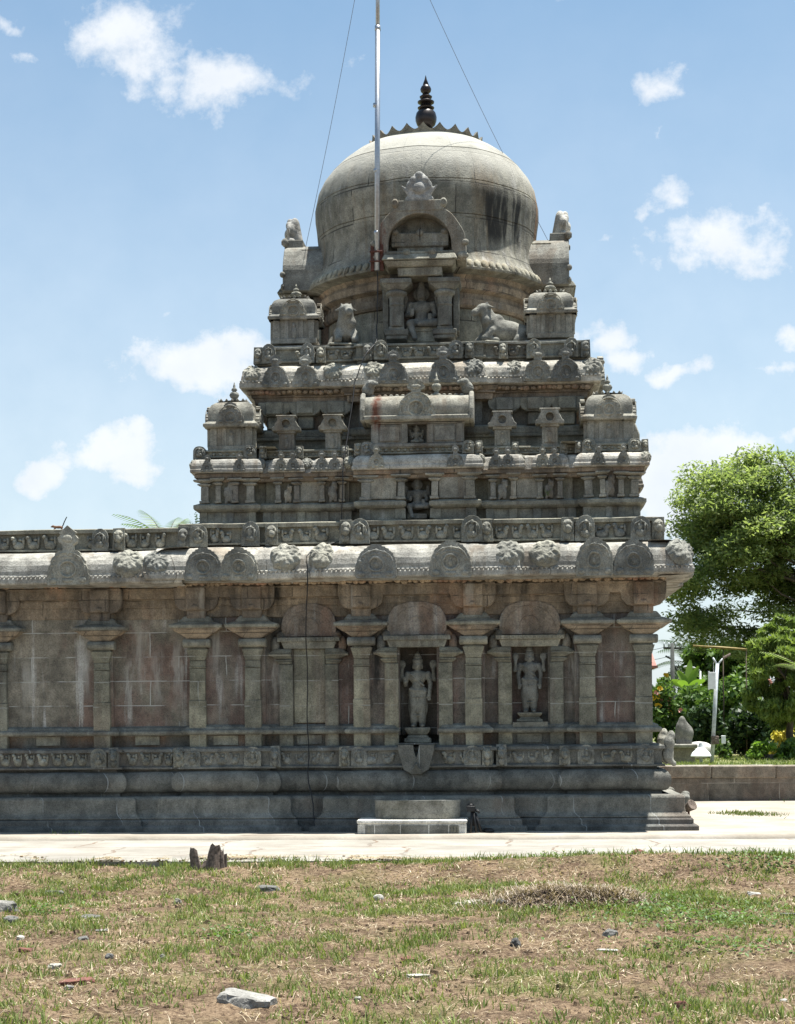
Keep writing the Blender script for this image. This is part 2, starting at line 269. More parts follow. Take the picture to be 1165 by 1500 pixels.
# ------------------------------------------------------------------ mesh helpers
class MB:
    def __init__(s): s.v = []; s.f = []; s.sm = []
    def add(s, vs, fs, smooth=False, M_=None):
        o = len(s.v); s.v += [tuple(M_ @ Vector(p)) for p in vs] if M_ is not None else [tuple(p) for p in vs]
        s.f += [tuple(i+o for i in f) for f in fs]; s.sm += [smooth]*len(fs); return s
    def box(s, x0, x1, y0, y1, z0, z1, j=.006, M_=None):
        r = lambda: random.uniform(-j, j)
        return s.add([(x+r(), y+r()*.5, z+r()) for z in (z0, z1) for (x, y) in ((x0, y0), (x1, y0), (x1, y1), (x0, y1))],
                     [(3, 2, 1, 0), (4, 5, 6, 7), (0, 1, 5, 4), (1, 2, 6, 5), (2, 3, 7, 6), (3, 0, 4, 7)], False, M_)
    def frus(s, a, b, z0, z1, M_=None):     # a, b = (x0,x1,y0,y1) rectangles at z0 and z1
        v = [(x, y, z) for (q, z) in ((a, z0), (b, z1)) for (x, y) in ((q[0], q[2]), (q[1], q[2]), (q[1], q[3]), (q[0], q[3]))]
        return s.add(v, [(3, 2, 1, 0), (4, 5, 6, 7), (0, 1, 5, 4), (1, 2, 6, 5), (2, 3, 7, 6), (3, 0, 4, 7)], False, M_)
    def prism(s, poly, y0, y1, M_=None, inset=.0):   # poly = (x,z) counter-clockwise seen from -y; y0 front
        n = len(poly); v = [(x, y0, z) for x, z in poly]+[(x, y1, z) for x, z in poly]
        f = [tuple(range(n)), tuple(range(2*n-1, n-1, -1))]+[(i, n+i, n+(i+1) % n, (i+1) % n) for i in range(n)]
        return s.add(v, f, False, M_)
    def prism_hole(s, poly, y0, y1, c, r, dep=.035):   # plate with a round sunk field; poly star-shaped about c
        an = sorted(set([round(math.atan2(z-c[1], x-c[0]), 4) for x, z in poly]+[round(-math.pi+2*math.pi*i/24+.001, 4) for i in range(24)])); o = []
        for a in an:
            d = (math.cos(a), math.sin(a)); best = 0
            for i in range(len(poly)):
                (x0, z0), (x1, z1) = poly[i], poly[(i+1) % len(poly)]; ex, ez = x1-x0, z1-z0; den = d[0]*ez-d[1]*ex
                if abs(den) < 1e-9: continue
                t = ((x0-c[0])*ez-(z0-c[1])*ex)/den; u = ((x0-c[0])*d[1]-(z0-c[1])*d[0])/den
                if t > best and -1e-4 <= u <= 1.0001: best = t
            o.append((c[0]+d[0]*best, c[1]+d[1]*best))
        n = len(an); q = [(c[0]+r*math.cos(a), c[1]+r*math.sin(a)) for a in an]
        v = [(x, y0, z) for x, z in o]+[(x, y0, z) for x, z in q]+[(x, y0+dep, z) for x, z in q]+[(x, y1, z) for x, z in o]
        f = []
        for i in range(n): j = (i+1) % n; f += [(i, j, n+j, n+i), (n+i, n+j, 2*n+j, 2*n+i), (3*n+i, 3*n+j, j, i)]
        f += [tuple(range(2*n, 3*n)), tuple(range(4*n-1, 3*n-1, -1))]
        return s.add(v, f, False)
    def xprism(s, poly, x0, x1, M_=None):            # poly = (y,z), extruded along x
        n = len(poly); v = [(x0, y, z) for y, z in poly]+[(x1, y, z) for y, z in poly]
        f = [tuple(range(n-1, -1, -1)), tuple(range(n, 2*n))]+[(i, (i+1) % n, n+(i+1) % n, n+i) for i in range(n)]
        return s.add(v, f, False, M_)
    def lathe(s, prof, n=24, c=(0, 0), a0=0.0, a1=2*math.pi, smooth=True, M_=None, cap=True):
        full = abs(a1-a0-2*math.pi) < 1e-6; k = n if full else n+1; v = []; f = []
        for r, z in prof:
            for i in range(k):
                a = a0+(a1-a0)*i/n; v.append((c[0]+r*math.sin(a), c[1]-r*math.cos(a), z))
        for j in range(len(prof)-1):
            for i in range(n):
                i2 = (i+1) % k; f.append((j*k+i, j*k+i2, (j+1)*k+i2, (j+1)*k+i))
        if cap and full: f += [tuple(range(k-1, -1, -1)), tuple(range((len(prof)-1)*k, len(prof)*k))]
        return s.add(v, f, smooth, M_)
    def tube(s, pts, r, n=8, r1=None, smooth=True):
        pts = [Vector(p) for p in pts]; r1 = r if r1 is None else r1; v = []; f = []; up = Vector((.1, .2, 1)).normalized()
        for i, p in enumerate(pts):
            t = (pts[min(i+1, len(pts)-1)]-pts[max(i-1, 0)]).normalized(); a = t.cross(up)
            if a.length < .1: a = t.cross(Vector((1, 0, 0)))
            a.normalize(); b = t.cross(a); q = r+(r1-r)*i/max(1, len(pts)-1)
            for k in range(n): w = 2*math.pi*k/n; v.append(p+a*math.cos(w)*q+b*math.sin(w)*q)
        for i in range(len(pts)-1):
            for k in range(n): k2 = (k+1) % n; f.append((i*n+k, (i+1)*n+k, (i+1)*n+k2, i*n+k2))
        f += [tuple(range(n)), tuple(range(len(v)-1, len(v)-n-1, -1))]
        return s.add(v, f, smooth)
    def ell(s, c, r, nu=8, nv=6, M_=None):
        v = [(c[0], c[1], c[2]-r[2])]; f = []
        for j in range(1, nv):
            w = -math.pi/2+math.pi*j/nv
            for i in range(nu): a = 2*math.pi*i/nu; v.append((c[0]+r[0]*math.cos(w)*math.cos(a), c[1]+r[1]*math.cos(w)*math.sin(a), c[2]+r[2]*math.sin(w)))
        v.append((c[0], c[1], c[2]+r[2])); t = len(v)-1
        for i in range(nu):
            i2 = (i+1) % nu; f.append((0, 1+i2, 1+i)); f.append((t, t-nu+i, t-nu+i2))
            for j in range(nv-2): f.append((1+j*nu+i, 1+j*nu+i2, 1+(j+1)*nu+i2, 1+(j+1)*nu+i))
        return s.add(v, f, True, M_)
    def torus(s, c, R, r, n=20, m=6, a0=0.0, a1=2*math.pi):    # ring lying in the xz plane
        v = []; f = []; full = abs(a1-a0-2*math.pi) < 1e-6; k = n if full else n+1
        for i in range(k):
            a = a0+(a1-a0)*i/n
            for j in range(m): b = 2*math.pi*j/m; q = R+r*math.cos(b); v.append((c[0]+q*math.cos(a), c[1]+r*math.sin(b), c[2]+q*math.sin(a)))
        for i in range(n):
            for j in range(m): i2 = (i+1) % k; j2 = (j+1) % m; f.append((i*m+j, i*m+j2, i2*m+j2, i2*m+j))
        return s.add(v, f, True)
    def sweep(s, plan, prof, closed=True, step=.14, jit=.006, smooth=False):
        n = len(plan); pts = []
        for i in range(n):
            p = Vector(plan[i]); a = Vector(plan[i-1]) if (closed or i > 0) else None; b = Vector(plan[(i+1) % n]) if (closed or i < n-1) else None
            nn = []
            for q0, q1 in ((a, p), (p, b)):
                if q0 is not None and q1 is not None and (q1-q0).length > 1e-6: d = (q1-q0).normalized(); nn.append(Vector((d.y, -d.x)))
            m = nn[0] if len(nn) == 1 else (nn[0]+nn[1])/max(.3, 1+nn[0].dot(nn[1])); pts.append((p, m))
            if b is not None:
                k = int((b-p).length/step); d = (b-p); nr = Vector((d.y, -d.x)).normalized()
                for j in range(1, k): pts.append((p+d*j/k, nr))
        k = len(pts); v = []; f = []; o = random.uniform(0, 50)
        for (u, z) in prof:
            for p, m in pts:
                q = p+m*u; w = noise.noise(Vector((q.x*2.3+o, q.y*2.3, z*5)))*jit; w2 = noise.noise(Vector((q.x*1.7, q.y*1.7+o, z*4)))*jit
                v.append((q.x+m.x*w, q.y+m.y*w, z+w2))
        for j in range(len(prof)-1):
            for i in range(k if closed else k-1): i2 = (i+1) % k; f.append((j*k+i, j*k+i2, (j+1)*k+i2, (j+1)*k+i))
        return s.add(v, f, smooth)
    def join(s, o, M_): return s.add(o.v, o.f, False, M_) if not any(o.sm) else s._j(o, M_)
    def _j(s, o, M_):
        b = len(s.v); s.v += [tuple(M_ @ Vector(p)) for p in o.v]; s.f += [tuple(i+b for i in f) for f in o.f]; s.sm += o.sm; return s
    def build(s, name, mat, parent=None, bevel=0.0, ang=None, label=None, grp=None):
        me = bpy.data.meshes.new(name); me.from_pydata(s.v, [], s.f); me.polygons.foreach_set('use_smooth', s.sm if ang is None else [True]*len(s.f))
        if ang: me.set_sharp_from_angle(angle=rad(ang))
        me.materials.append(mat); me.update()
        o = bpy.data.objects.new(name, me); COL.objects.link(o)
        if parent: setpar(o, parent)
        if bevel: b = o.modifiers.new('edge wear', 'BEVEL'); b.width = bevel*1.35; b.segments = 1; b.limit_method = 'ANGLE'; b.angle_limit = rad(35)
        if label: o['label'] = label
        if grp: o['group'] = grp
        return o
def worn(me, amp=.011, fr=5.0):            # every carved piece weathers in its own way
    o = Vector((random.uniform(0, 90), random.uniform(0, 90), random.uniform(0, 90))); n = len(me.vertices); c = np.empty(3*n, 'f'); me.vertices.foreach_get('co', c)
    for i in range(n):
        p = Vector(c[3*i:3*i+3]); w = noise.noise_vector(p*fr+o)*amp+noise.noise_vector(p*fr*3+o)*amp*.45; c[3*i:3*i+3] += np.array(w, 'f')
    me.vertices.foreach_set('co', c); me.update()
MW = {}
def wmat(o):
    m = o.matrix_basis.copy()
    return (wmat(o.parent) @ o.matrix_parent_inverse @ m) if o.parent else m
def setpar(o, p): o.parent = p; o.matrix_parent_inverse = wmat(p).inverted()
def setkid(o, p): o.parent = p                       # local coordinates of the parent
def tag(o, label=None, cat=None, grp=None, kind=None):
    for k, v in (('label', label), ('category', cat), ('group', grp), ('kind', kind)):
        if v: o[k] = v
    return o
def empty(name, loc, label, cat, grp=None, rz=0.0):
    o = bpy.data.objects.new(name, None); COL.objects.link(o); o.location = loc; o.rotation_euler = (0, 0, rz); o.empty_display_size = .2; return tag(o, label, cat, grp)
def copy_tree(o, parent, **k):
    c = o.copy(); COL.objects.link(c); c.parent = parent
    if o.parent is parent: c.matrix_parent_inverse = o.matrix_parent_inverse.copy()
    for a in list(o.children): copy_tree(a, c)
    return c
def T(x, y, z, rz=0.0, sx=1, sy=1, sz=1): return Matrix.Translation((x, y, z)) @ Matrix.Rotation(rz, 4, 'Z') @ Matrix.Diagonal((sx, sy, sz, 1))

# smooth union of capsules and ellipsoids -> one continuous surface (surface nets)
def sdf(prims, h=.015, k=.02):
    lo = np.full(3, 1e9); hi = -lo
    for p in prims:
        if p[0] == 'c': P = np.array([p[1], p[2]], float); r = max(p[3], p[4])
        else: P = np.array([p[1]], float); r = max(p[2])
        lo = np.minimum(lo, P.min(0)-r); hi = np.maximum(hi, P.max(0)+r)
    lo -= 3*h; hi += 3*h; n = np.ceil((hi-lo)/h).astype(int)+1
    G0 = np.stack(np.meshgrid(*[lo[i]+h*np.arange(n[i]) for i in range(3)], indexing='ij'), -1); F = np.full(G0.shape[:3], 1e3)
    for p in prims:
        kk = k; pb = np.array([p[1], p[2]] if p[0] == 'c' else [p[1]], float); pr_ = (max(p[3], p[4]) if p[0] == 'c' else max(p[2]))+.07+k
        i0 = np.maximum(0, ((pb.min(0)-pr_-lo)/h).astype(int)); i1 = np.minimum(n, ((pb.max(0)+pr_-lo)/h).astype(int)+2); sl = tuple(slice(a_, b_) for a_, b_ in zip(i0, i1)); G = G0[sl]; Fs = F[sl]
        if p[0] == 'c':
            a, b = np.array(p[1], float), np.array(p[2], float); d = b-a; t = np.clip(((G-a)@d)/max(1e-9, d@d), 0, 1)
            D = np.linalg.norm(G-(a+t[..., None]*d), axis=-1)-(p[3]+(p[4]-p[3])*t); kk = p[5] if len(p) > 5 else k
        else:
            r = np.array(p[2], float); q = G-np.array(p[1], float)
            if len(p) > 3 and p[3]: q = q@np.array(Matrix.Rotation(p[3], 3, p[4] if len(p) > 4 else 'Y'))
            D = (np.linalg.norm(q/r, axis=-1)-1)*r.min(); kk = min(k, max(.004, r.min()*.9))
        hh = np.clip(.5+.5*(Fs-D)/kk, 0, 1); F[sl] = Fs*(1-hh)+D*hh-kk*hh*(1-hh)
    cs = [(i, j, l) for i in (0, 1) for j in (0, 1) for l in (0, 1)]; m = [x-1 for x in F.shape]
    ce = lambda a: F[a[0]:m[0]+a[0], a[1]:m[1]+a[1], a[2]:m[2]+a[2]]
    acc = np.zeros((*m, 3)); cnt = np.zeros(m)
    for a in cs:
        for ax in range(3):
            if a[ax]: continue
            b = list(a); b[ax] = 1; fa, fb = ce(a), ce(b); q = (fa < 0) != (fb < 0); t = np.where(q, fa/np.where(q, fa-fb, 1), 0)
            for c_ in range(3): acc[..., c_] += q*(a[c_]+(t if c_ == ax else 0))
            cnt += q
    act = cnt > 0; idx = np.full(m, -1); idx[act] = np.arange(act.sum())
    ii = np.argwhere(act); V = (ii+acc[act]/cnt[act][:, None])*h+lo; S = F < 0; fs = []
    for ax in range(3):
        sl0 = [slice(1, m[i]) for i in range(3)]; sl1 = list(sl0); sl0[ax] = slice(0, m[ax]); sl1[ax] = slice(1, m[ax]+1)
        s0, s1 = S[tuple(sl0)], S[tuple(sl1)]; o1, o2 = [(1, 2), (2, 0), (0, 1)][ax]
        def ix(d1, d2):
            q = [None]*3; q[ax] = slice(0, m[ax]); q[o1] = slice(1+d1, m[o1]+d1); q[o2] = slice(1+d2, m[o2]+d2); return idx[tuple(q)]
        Q = np.stack([ix(-1, -1), ix(0, -1), ix(0, 0), ix(-1, 0)], -1)
        fs += Q[s0 & ~s1].tolist(); fs += Q[~s0 & s1][:, ::-1].tolist()
    mb = MB(); mb.v = [tuple(x) for x in V.tolist()]; mb.f = [tuple(x) for x in fs]; mb.sm = [True]*len(fs); return mb

CY = 3.38
def sq_plan(half, segs, C=(0, CY)):
    """closed stepped plan; segs = (x_end, out) from the middle of a side outwards"""
    side = []; pv = 0.0; prev = None
    for xe, o in segs: side += [(pv, o), (xe, o)]; pv = xe
    side = side[1:]; side[-1] = (half+segs[-1][1], segs[-1][1]) if False else (half, segs[-1][1])
    full = [(-x, o) for x, o in side[::-1]]+side; pts = []
    for k in range(4):
        ca, sa = [(1, 0), (0, 1), (-1, 0), (0, -1)][k]
        for x, o in full[:-1]: X, Y = x, -half-o; pts.append((C[0]+X*ca-Y*sa, C[1]+X*sa+Y*ca))
    res = []
    for p in pts:
        if not res or (Vector(p)-Vector(res[-1])).length > 1e-5: res.append(p)
    return res
def sqr(half, C=(0, CY)): return sq_plan(half, [(half, 0)], C)

# ------------------------------------------------------------------ ground
def slab(name, pts, z, mat, kind='structure'):
    mb = MB(); mb.add([(x, y, z) for x, y in pts], [tuple(range(len(pts)))]); return tag(mb.build(name, mat), kind=kind)
slab('ground', [(-900, 55), (900, 55), (900, 1500), (-900, 1500)], -.31, M['garden'])
slab('courtyard', [(-40, -1.32), (60, -1.32), (60, 9.0), (-40, 9.0)], 0.0, M['court'])
mb = MB()
def kerbline():
    pl = [(x, -1.32+.012*math.sin(x*2.1)+.02*noise.noise(Vector((x*.8, 3, 0)))) for x in np.arange(-30, 50, .3)]
    mb.sweep(pl, [(.10, -.2), (.085, -.062), (.03, -.008), (.0, .004), (-.12, .006)], False, .3, .02)
kerbline(); tag(mb.build('kerb', M['court'], ang=50), kind='structure')
PZ = -.06
def pav_edge(x): return -4.95+.10*noise.noise(Vector((x*.6, 8, 0)))+.06*noise.noise(Vector((x*2.5, 8, 0)))
mb = MB(); xs = list(np.arange(-30, 50, .25)); v = []; f = []
for x in xs: v += [(x, -1.28, PZ+.008*noise.noise(Vector((x, 0, 0)))), (x, -2.8, PZ+.012*noise.noise(Vector((x*.7, 2, 0)))), (x, pav_edge(x), PZ), (x, pav_edge(x)+.01, PZ-.2)]
for i in range(len(xs)-1):
    for j in range(3): f.append((i*4+j, i*4+j+1, i*4+5+j, i*4+4+j))
mb.add(v, f); tag(mb.build('pavement', M['pave']), kind='structure')

MOUND = [(at(800, 1300, -9).x, -7.6, 1.3, .55, .13), (at(940, 1330, -9).x, -8.6, 1.6, .7, .07), (at(1080, 1262, -6).x, -5.6, 2.5, .5, .10), (at(760, 1262, -6).x, -5.7, 2.2, .5, .07)]
def gz(x, y):
    z = -.235+.035*noise.noise(Vector((x*.45, y*.45, 0)))+.02*noise.noise(Vector((x*1.7, y*1.7, 4)))
    t = max(0.0, min(1.0, (y+7.6)/2.5)); z += t*t*(3-2*t)*(.125+.045*max(0, min(1, (x-.2)/1.5)))
    for mx_, my, rx, ry, hh in MOUND: z += hh*math.exp(-((x-mx_)/rx)**2-((y-my)/ry)**2)
    return z
def G(px, py):
    d = ray(px, py); z = -.2
    for _ in range(12):
        k = (z-EYE)/d.z; p = Vector((CX+d.x*k, -DIST+d.y*k, 0)); z = gz(p.x, p.y)
    return Vector((p.x, p.y, z))
def soil():
    xs = np.concatenate([np.arange(-60, -9, 1.5), np.arange(-9, 9, .05), np.arange(9, 60, 1.5)]); ys = np.concatenate([np.arange(-45, -18, 1.5), np.arange(-18, -4.6, .05)])
    v = []; nx, ny = len(xs), len(ys)
    for y in ys:
        for x in xs:
            z = gz(x, y)
            if -9 <= x <= 9 and y > -18:
                q = noise.noise(Vector((x*5, y*5, 1)))*.022+abs(noise.noise(Vector((x*12, y*12, 2))))*.040; z += q*(1.2 if noise.noise(Vector((x*.7, y*.7, 9))) > 0 else .6)
            v.append((x, y, z))
    f = [(j*nx+i, j*nx+i+1, (j+1)*nx+i+1, (j+1)*nx+i) for j in range(ny-1) for i in range(nx-1)]
    m = MB(); m.v = v; m.f = f; m.sm = [True]*len(f); tag(m.build('bare_soil', M['soil']), kind='structure')
soil()
# ------------------------------------------------------------------ the temple
TEMPLE = empty('stone_temple', (0, CY, 0), 'weathered grey granite temple tower with a round dome and long hall on a paved court', 'temple')
HY = .03; HZ = -.02
HALL = [(-11, HY), (-4.56, HY), (-4.56, HY+.11), (-3.36, HY+.11)]
P1 = sq_plan(3.39, [(.96, .08), (2.27, -.10), (3.39, 0)])
def both(mb, prof, jit=.006, step=.14):
    mb.sweep(P1, prof, True, step, jit); mb.sweep(HALL, [(u-.004, z+HZ*.5) for u, z in prof], False, step, jit); return mb
tp = TEMPLE
both(MB(), [(.1, -.05), (.60, -.05), (.60, .075), (.53, .08), (.53, .17), (.50, .18), (.2, .19)], .004).build('plinth_step', M['base'], tp, .012)
mb = MB(); both(mb, [(.2, .17), (.50, .185), (.50, .205), (.475, .215), (.45, .235), (.428, .265), (.42, .32), (.42, .40), (.42, .47), (.39, .505), (.2, .51)], .005)
def scallops(mb, x0, x1, y, z, w, d):          # lotus-petal lips along the ogee
    n = max(1, int(abs(x1-x0)/w))
    for i in range(n):
        a = x0+(x1-x0)*i/n; b = x0+(x1-x0)*(i+1)/n; c = (a+b)/2; r = (b-a)/2*.93
        pl = [(c-r+2*r*k/8, z+.07*(1-math.sin(math.pi*k/8))) for k in range(9)]
        mb.prism([(c-r, z+.13)][:0]+pl+[(c+r, z+.10), (c-r, z+.10)], y-d, y+.02)
mb.build('ogee_base', M['base'], tp, .012)
both(MB(), [(.12, .50), (.12, .56)], .004).build('base_groove', M['base'], tp)
both(MB(), [(.10, .555), (.17, .56), (.205, .585), (.235, .63), (.25, .68), (.252, .73), (.24, .78), (.205, .83), (.165, .86), (.08, .868)], .010).build('roll_moulding', M['base'], tp, ang=35)
both(MB(), [(.06, .86), (.06, .90), (.17, .905), (.17, .935), (.125, .945), (.125, 1.15), (.175, 1.155), (.165, 1.20), (.10, 1.225), (-.02, 1.23)], .008).build('frieze_band', M['base'], tp, .008)
P1N = sq_plan(3.39, [(.405, -.5), (.96, .08), (2.27, -.10), (3.39, 0)])
def bothn(mb, prof, jit=.006, step=.14):
    mb.sweep(P1N, prof, True, step, jit); mb.sweep(HALL, [(u-.004, z+HZ*.5) for u, z in prof], False, step, jit); return mb
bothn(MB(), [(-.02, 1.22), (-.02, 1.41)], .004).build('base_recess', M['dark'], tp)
bothn(MB(), [(-.01, 1.40), (.10, 1.405), (.125, 1.42), (.13, 1.455), (.115, 1.475), (.08, 1.485), (.075, 1.51), (.0, 1.545), (-.03, 1.55)], .008).build('ledge_moulding', M['stone'], tp, .008)

# --- carved creatures of the friezes
def creature(mb, x, y, z0, h, w, flip=1, d=.05):
    x += random.uniform(-.012, .012); h *= random.uniform(.9, 1.06); w *= random.uniform(.86, 1.08); z0 += random.uniform(-.004, .006)
    mb.ell((x, y, z0+h*.33), (w*.42, d, h*.30)); mb.ell((x+flip*w*.27, y-.012, z0+h*.62), (w*.16, d*.9, h*.28)); mb.ell((x+flip*w*.36, y-.02, z0+h*.83), (w*.17, d*.9, h*.15))
    mb.ell((x-flip*w*.34, y-.005, z0+h*.66), (w*.10, d*.7, h*.28)); mb.ell((x-flip*w*.12, y-.01, z0+h*.72), (w*.14, d*.6, h*.10))
def creatures(mb, x0, x1, y, z0, h, w=.22, d=.05):
    n = max(1, round((x1-x0)/w)); w = (x1-x0)/n; fl = random.choice((1, -1))
    for i in range(n):
        if i == n//2: fl = -fl
        creature(mb, x0+w*(i+.5), y, z0, h, w*.95, fl, d)
for a, b, y in ((-8.4, -4.9, HY-.125), (-4.35, -3.62, HY-.02), (-3.2, -2.62, -.125), (-2.25, -1.25, -.02), (-.82, -.32, -.205), (.32, .80, -.205), (1.15, 1.95, -.02), (2.62, 3.12, -.125)):
    mb = MB(); creatures(mb, a, b, y, .945, .20, .20, .042); mb.build('frieze_relief', M['carved'], tp)
def head_block(name, w, h, d, arch=True, mat='carved', kind=0):
    """end block of a frieze: arched panel with a small rider or a projecting lion head; origin at bottom centre of its back"""
    m = MB(); n = 8
    pl = [(-w/2, 0), (w/2, 0)]+([(w/2*math.cos(a), h*.62+h*.38*math.sin(a)) for a in np.linspace(.1, math.pi-.1, n)] if arch else [(w/2*.9, h), (-w/2*.9, h)])
    m.prism(pl, -d, .08)
    if kind == 0:
        m.torus((0, -d, h*.48), min(w, h)*.36, .014, 14, 5, -.4, math.pi+.4)
        m.ell((0, -d-.004, h*.30), (w*.28, .04, h*.16)); m.ell((-.02*w, -d-.012, h*.54), (w*.13, .04, h*.17)); m.ell((w*.02, -d-.02, h*.74), (w*.09, .035, h*.09)); m.ell((w*.24, -d, h*.52), (w*.06, .03, h*.2))
    else:
        m.ell((0, -d-.02, h*.62), (w*.40, .075, h*.30)); m.ell((w*.06, -d-.07, h*.48), (w*.25, .06, h*.18)); m.ell((-w*.2, -d-.07, h*.72), (w*.09, .03, h*.06)); m.ell((w*.22, -d-.07, h*.72), (w*.09, .03, h*.06))
        m.ell((0, -d, h*.2), (w*.34, .06, h*.2))
    return m
def place_row(name, mb, mat, spots, parent, bevel=.008, grp=None):
    first = None; res = []
    for (x, y, z, rz, sc) in spots:
        if first is None: o = first = mb.build(name, mat, None, bevel); o.parent = parent; o.matrix_parent_inverse = wmat(parent).inverted()
        else: o = first.copy(); o.data = first.data.copy(); COL.objects.link(o); o.parent = parent; o.matrix_parent_inverse = first.matrix_parent_inverse.copy()
        worn(o.data, .010 if name != 'storey_pilaster' else .003)
        q = sc if isinstance(sc, tuple) else (sc,)*3; u = random.uniform; o.location = (x+u(-.008, .008), y, z); o.rotation_euler = (u(-.02, .02), u(-.022, .022), rz+u(-.03, .03)); o.scale = (q[0]*u(.95, 1.05), q[1], q[2]*u(.95, 1.04)); res.append(o)
    return res
lo_a = [(XA(x, -.15, 1110), y, .93, 0, 1) for x, y in ((145, HY-.08), (283, -.08), (370, -.08), (528, -.16), (692, -.16), (858, -.08), (945, -.08))]
lo_b = [(XA(x, -.15, 1110), y, .93, 0, 1) for x, y in ((166, HY-.06), (262, -.07), (404, -.06), (505, -.14), (713, -.14), (735, -.07), (828, -.07))]
place_row('frieze_block', head_block('b', .24, .29, .09, True, 'carved', 0), M['carved'], lo_a, tp)
o2 = place_row('frieze_beast', head_block('b', .16, .29, .10, False, 'carved', 1), M['carved'], lo_b, tp)
# corner makara heads on the right flank
mk = sdf([('e', (0, 0, .16), (.09, .12, .15)), ('e', (.02, -.02, .33), (.08, .10, .11)), ('e', (.05, -.02, .44), (.055, .07, .07)), ('c', (.0, -.06, .1), (.08, -.05, .02), .05, .04)], .016, .03)
place_row('corner_beast', mk, M['plate'], [(3.60, -.06, .92, 0, 1), (3.60, 1.0, .92, 0, 1), (3.95, 1.4, .19, .6, (1, 1, .55))], tp, 0)

# --- lower walls, with the niches set back
front = [(-3.39, 0), (-2.27, 0), (-2.27, .10), (-1.83, .10), (-1.83, .13), (-1.33, .13), (-1.33, .10), (-.96, .10), (-.96, -.08), (-.285, -.08), (-.285, .34), (.265, .34), (.265, -.08), (.96, -.08), (.96, .10), (1.355, .10), (1.355, .30), (1.885, .30), (1.885, .10), (2.27, .10), (2.27, 0), (3.39, 0)]
rest = P1[10:]
MB().sweep(front+rest, [(0, 1.38), (0, 3.72)], True, .3, .006).build('wall', M['wall'], tp, .006)
MB().sweep(HALL, [(0, 1.38), (0, 3.70)], False, .3, .006).build('hall_wall', M['hallwall'], tp, .006)
mb = MB(); mb.box(-.40, .40, -.10, .6, 1.0, 1.262); mb.box(1.36, 1.88, .0, .4, 1.40, 1.558); mb.build('niche_floor', M['stone'], tp)

# --- large pilasters: shaft > bands; capital, bracket as sub-parts (origin on the wall plane)
def pilaster_parts():
    w = .125; d = .085; m = MB(); m.box(-w, w, -d, .03, 1.20, 1.905); m.box(-w+.012, w-.012, -d+.012, .03, 1.905, 2.385)
    m.box(-w, w, -d, .03, 2.385, 2.405); m.box(-w+.012, w-.012, -d+.010, .03, 2.405, 2.50)
    m.frus((-w+.014, w-.014, -d+.012, .03), (-w-.035, w+.035, -d-.03, .03), 2.50, 2.665); m.box(-w-.012, w+.012, -d-.008, .03, 2.665, 2.685)
    c = MB(); c.xprism([(.03, 2.69), (-.12, 2.69), (-.155, 2.72), (-.165, 2.755), (-.155, 2.79), (-.12, 2.815), (.03, 2.815)], -.205, .205)
    fl = MB(); fl.frus((-.13, .13, -.11, .03), (-.25, .25, -.17, .03), 2.815, 2.895); fl.frus((-.27, .27, -.175, .03), (-.375, .375, -.23, .03), 2.90, 2.972)
    c.frus((-.39, .39, -.245, .03), (-.40, .40, -.25, .03), 2.972, 3.028)
    c.frus((-.38, .38, -.235, .03), (-.26, .26, -.15, .03), 3.028, 3.065); c.frus((-.26, .26, -.15, .03), (-.19, .19, -.11, .03), 3.065, 3.15)
    b = MB(); b.box(-.14, .14, -.13, .03, 3.11, 3.23)
    pl = [(-.17, 3.225), (.17, 3.225), (.25, 3.25), (.31, 3.32), (.33, 3.42), (.335, 3.58), (-.335, 3.58), (-.33, 3.42), (-.31, 3.32), (-.25, 3.25)]
    b.prism(pl, -.13, .03); b.box(-.145, .145, -.205, -.12, 3.245, 3.575); b.ell((0, -.205, 3.285), (.06, .03, .03)); return m, c, b, fl
PM = pilaster_parts(); first = None
for px, y in ((290, 0), (371, 0), (530, -.08), (693.5, -.08), (860, 0), (942, 0), (150, HY), (0, HY)):
    x = XA(px, y); 
    if first is None:
        o = PM[0].build('pilaster', M['pil'], None, .009); o.parent = tp; o.matrix_parent_inverse = wmat(tp).inverted()
        c = PM[1].build('capital', M['stone'], None, .01); c.parent = o; b = PM[2].build('bracket', M['warm'], None, .012); b.parent = o; b = PM[3].build('capital_flare', M['warm'], None, .006); b.parent = o; first = o
    else: o = copy_tree(first, tp)
    o.location = (x, y, 0 if px > 200 else HZ)
def small_pil():
    m = MB(); m.box(-.10, .10, -.055, .03, 1.20, 2.43); m.frus((-.09, .09, -.05, .03), (-.09, .15, -.07, .03), 2.435, 2.475); m.box(-.09, .155, -.075, .03, 2.475, 2.505); m.frus((-.09, .11, -.06, .03), (-.09, .23, -.11, .03), 2.505, 2.56)
    m.box(-.09, .255, -.12, .03, 2.56, 2.595); m.frus((-.09, .25, -.115, .03), (-.09, .16, -.08, .03), 2.595, 2.66); return m
first = None
for px, y, sd in ((419, .10, -1), (486, .10, 1), (573, -.08, -1), (652.5, -.08, 1), (739, .10, -1), (815, .10, 1)):
    if first is None: o = first = small_pil().build('niche_pilaster', M['pil'], None, .007); o.parent = tp; o.matrix_parent_inverse = wmat(tp).inverted()
    else: o = first.copy(); COL.objects.link(o); o.parent = tp; o.matrix_parent_inverse = first.matrix_parent_inverse.copy()
    o.location = (XA(px, y), y, 0); o.scale = (sd, 1, 1)
mb = MB(); x = XA(453, .1); mb.box(x-.235, x+.235, .085, .2, 1.56, 2.66); mb.build('blank_panel', M['pil'], tp, .008)
# stub posts and dark gaps under the ledge
for px, y in ((452, .1), (775, .1), (900, 0), (330, 0), (215, HY+.11), (70, HY)):
    x = XA(px, y); MB().box(x-.18, x+.18, y-.012, y+.05, 1.25, 1.385).build('base_panel', M['stone'], tp)
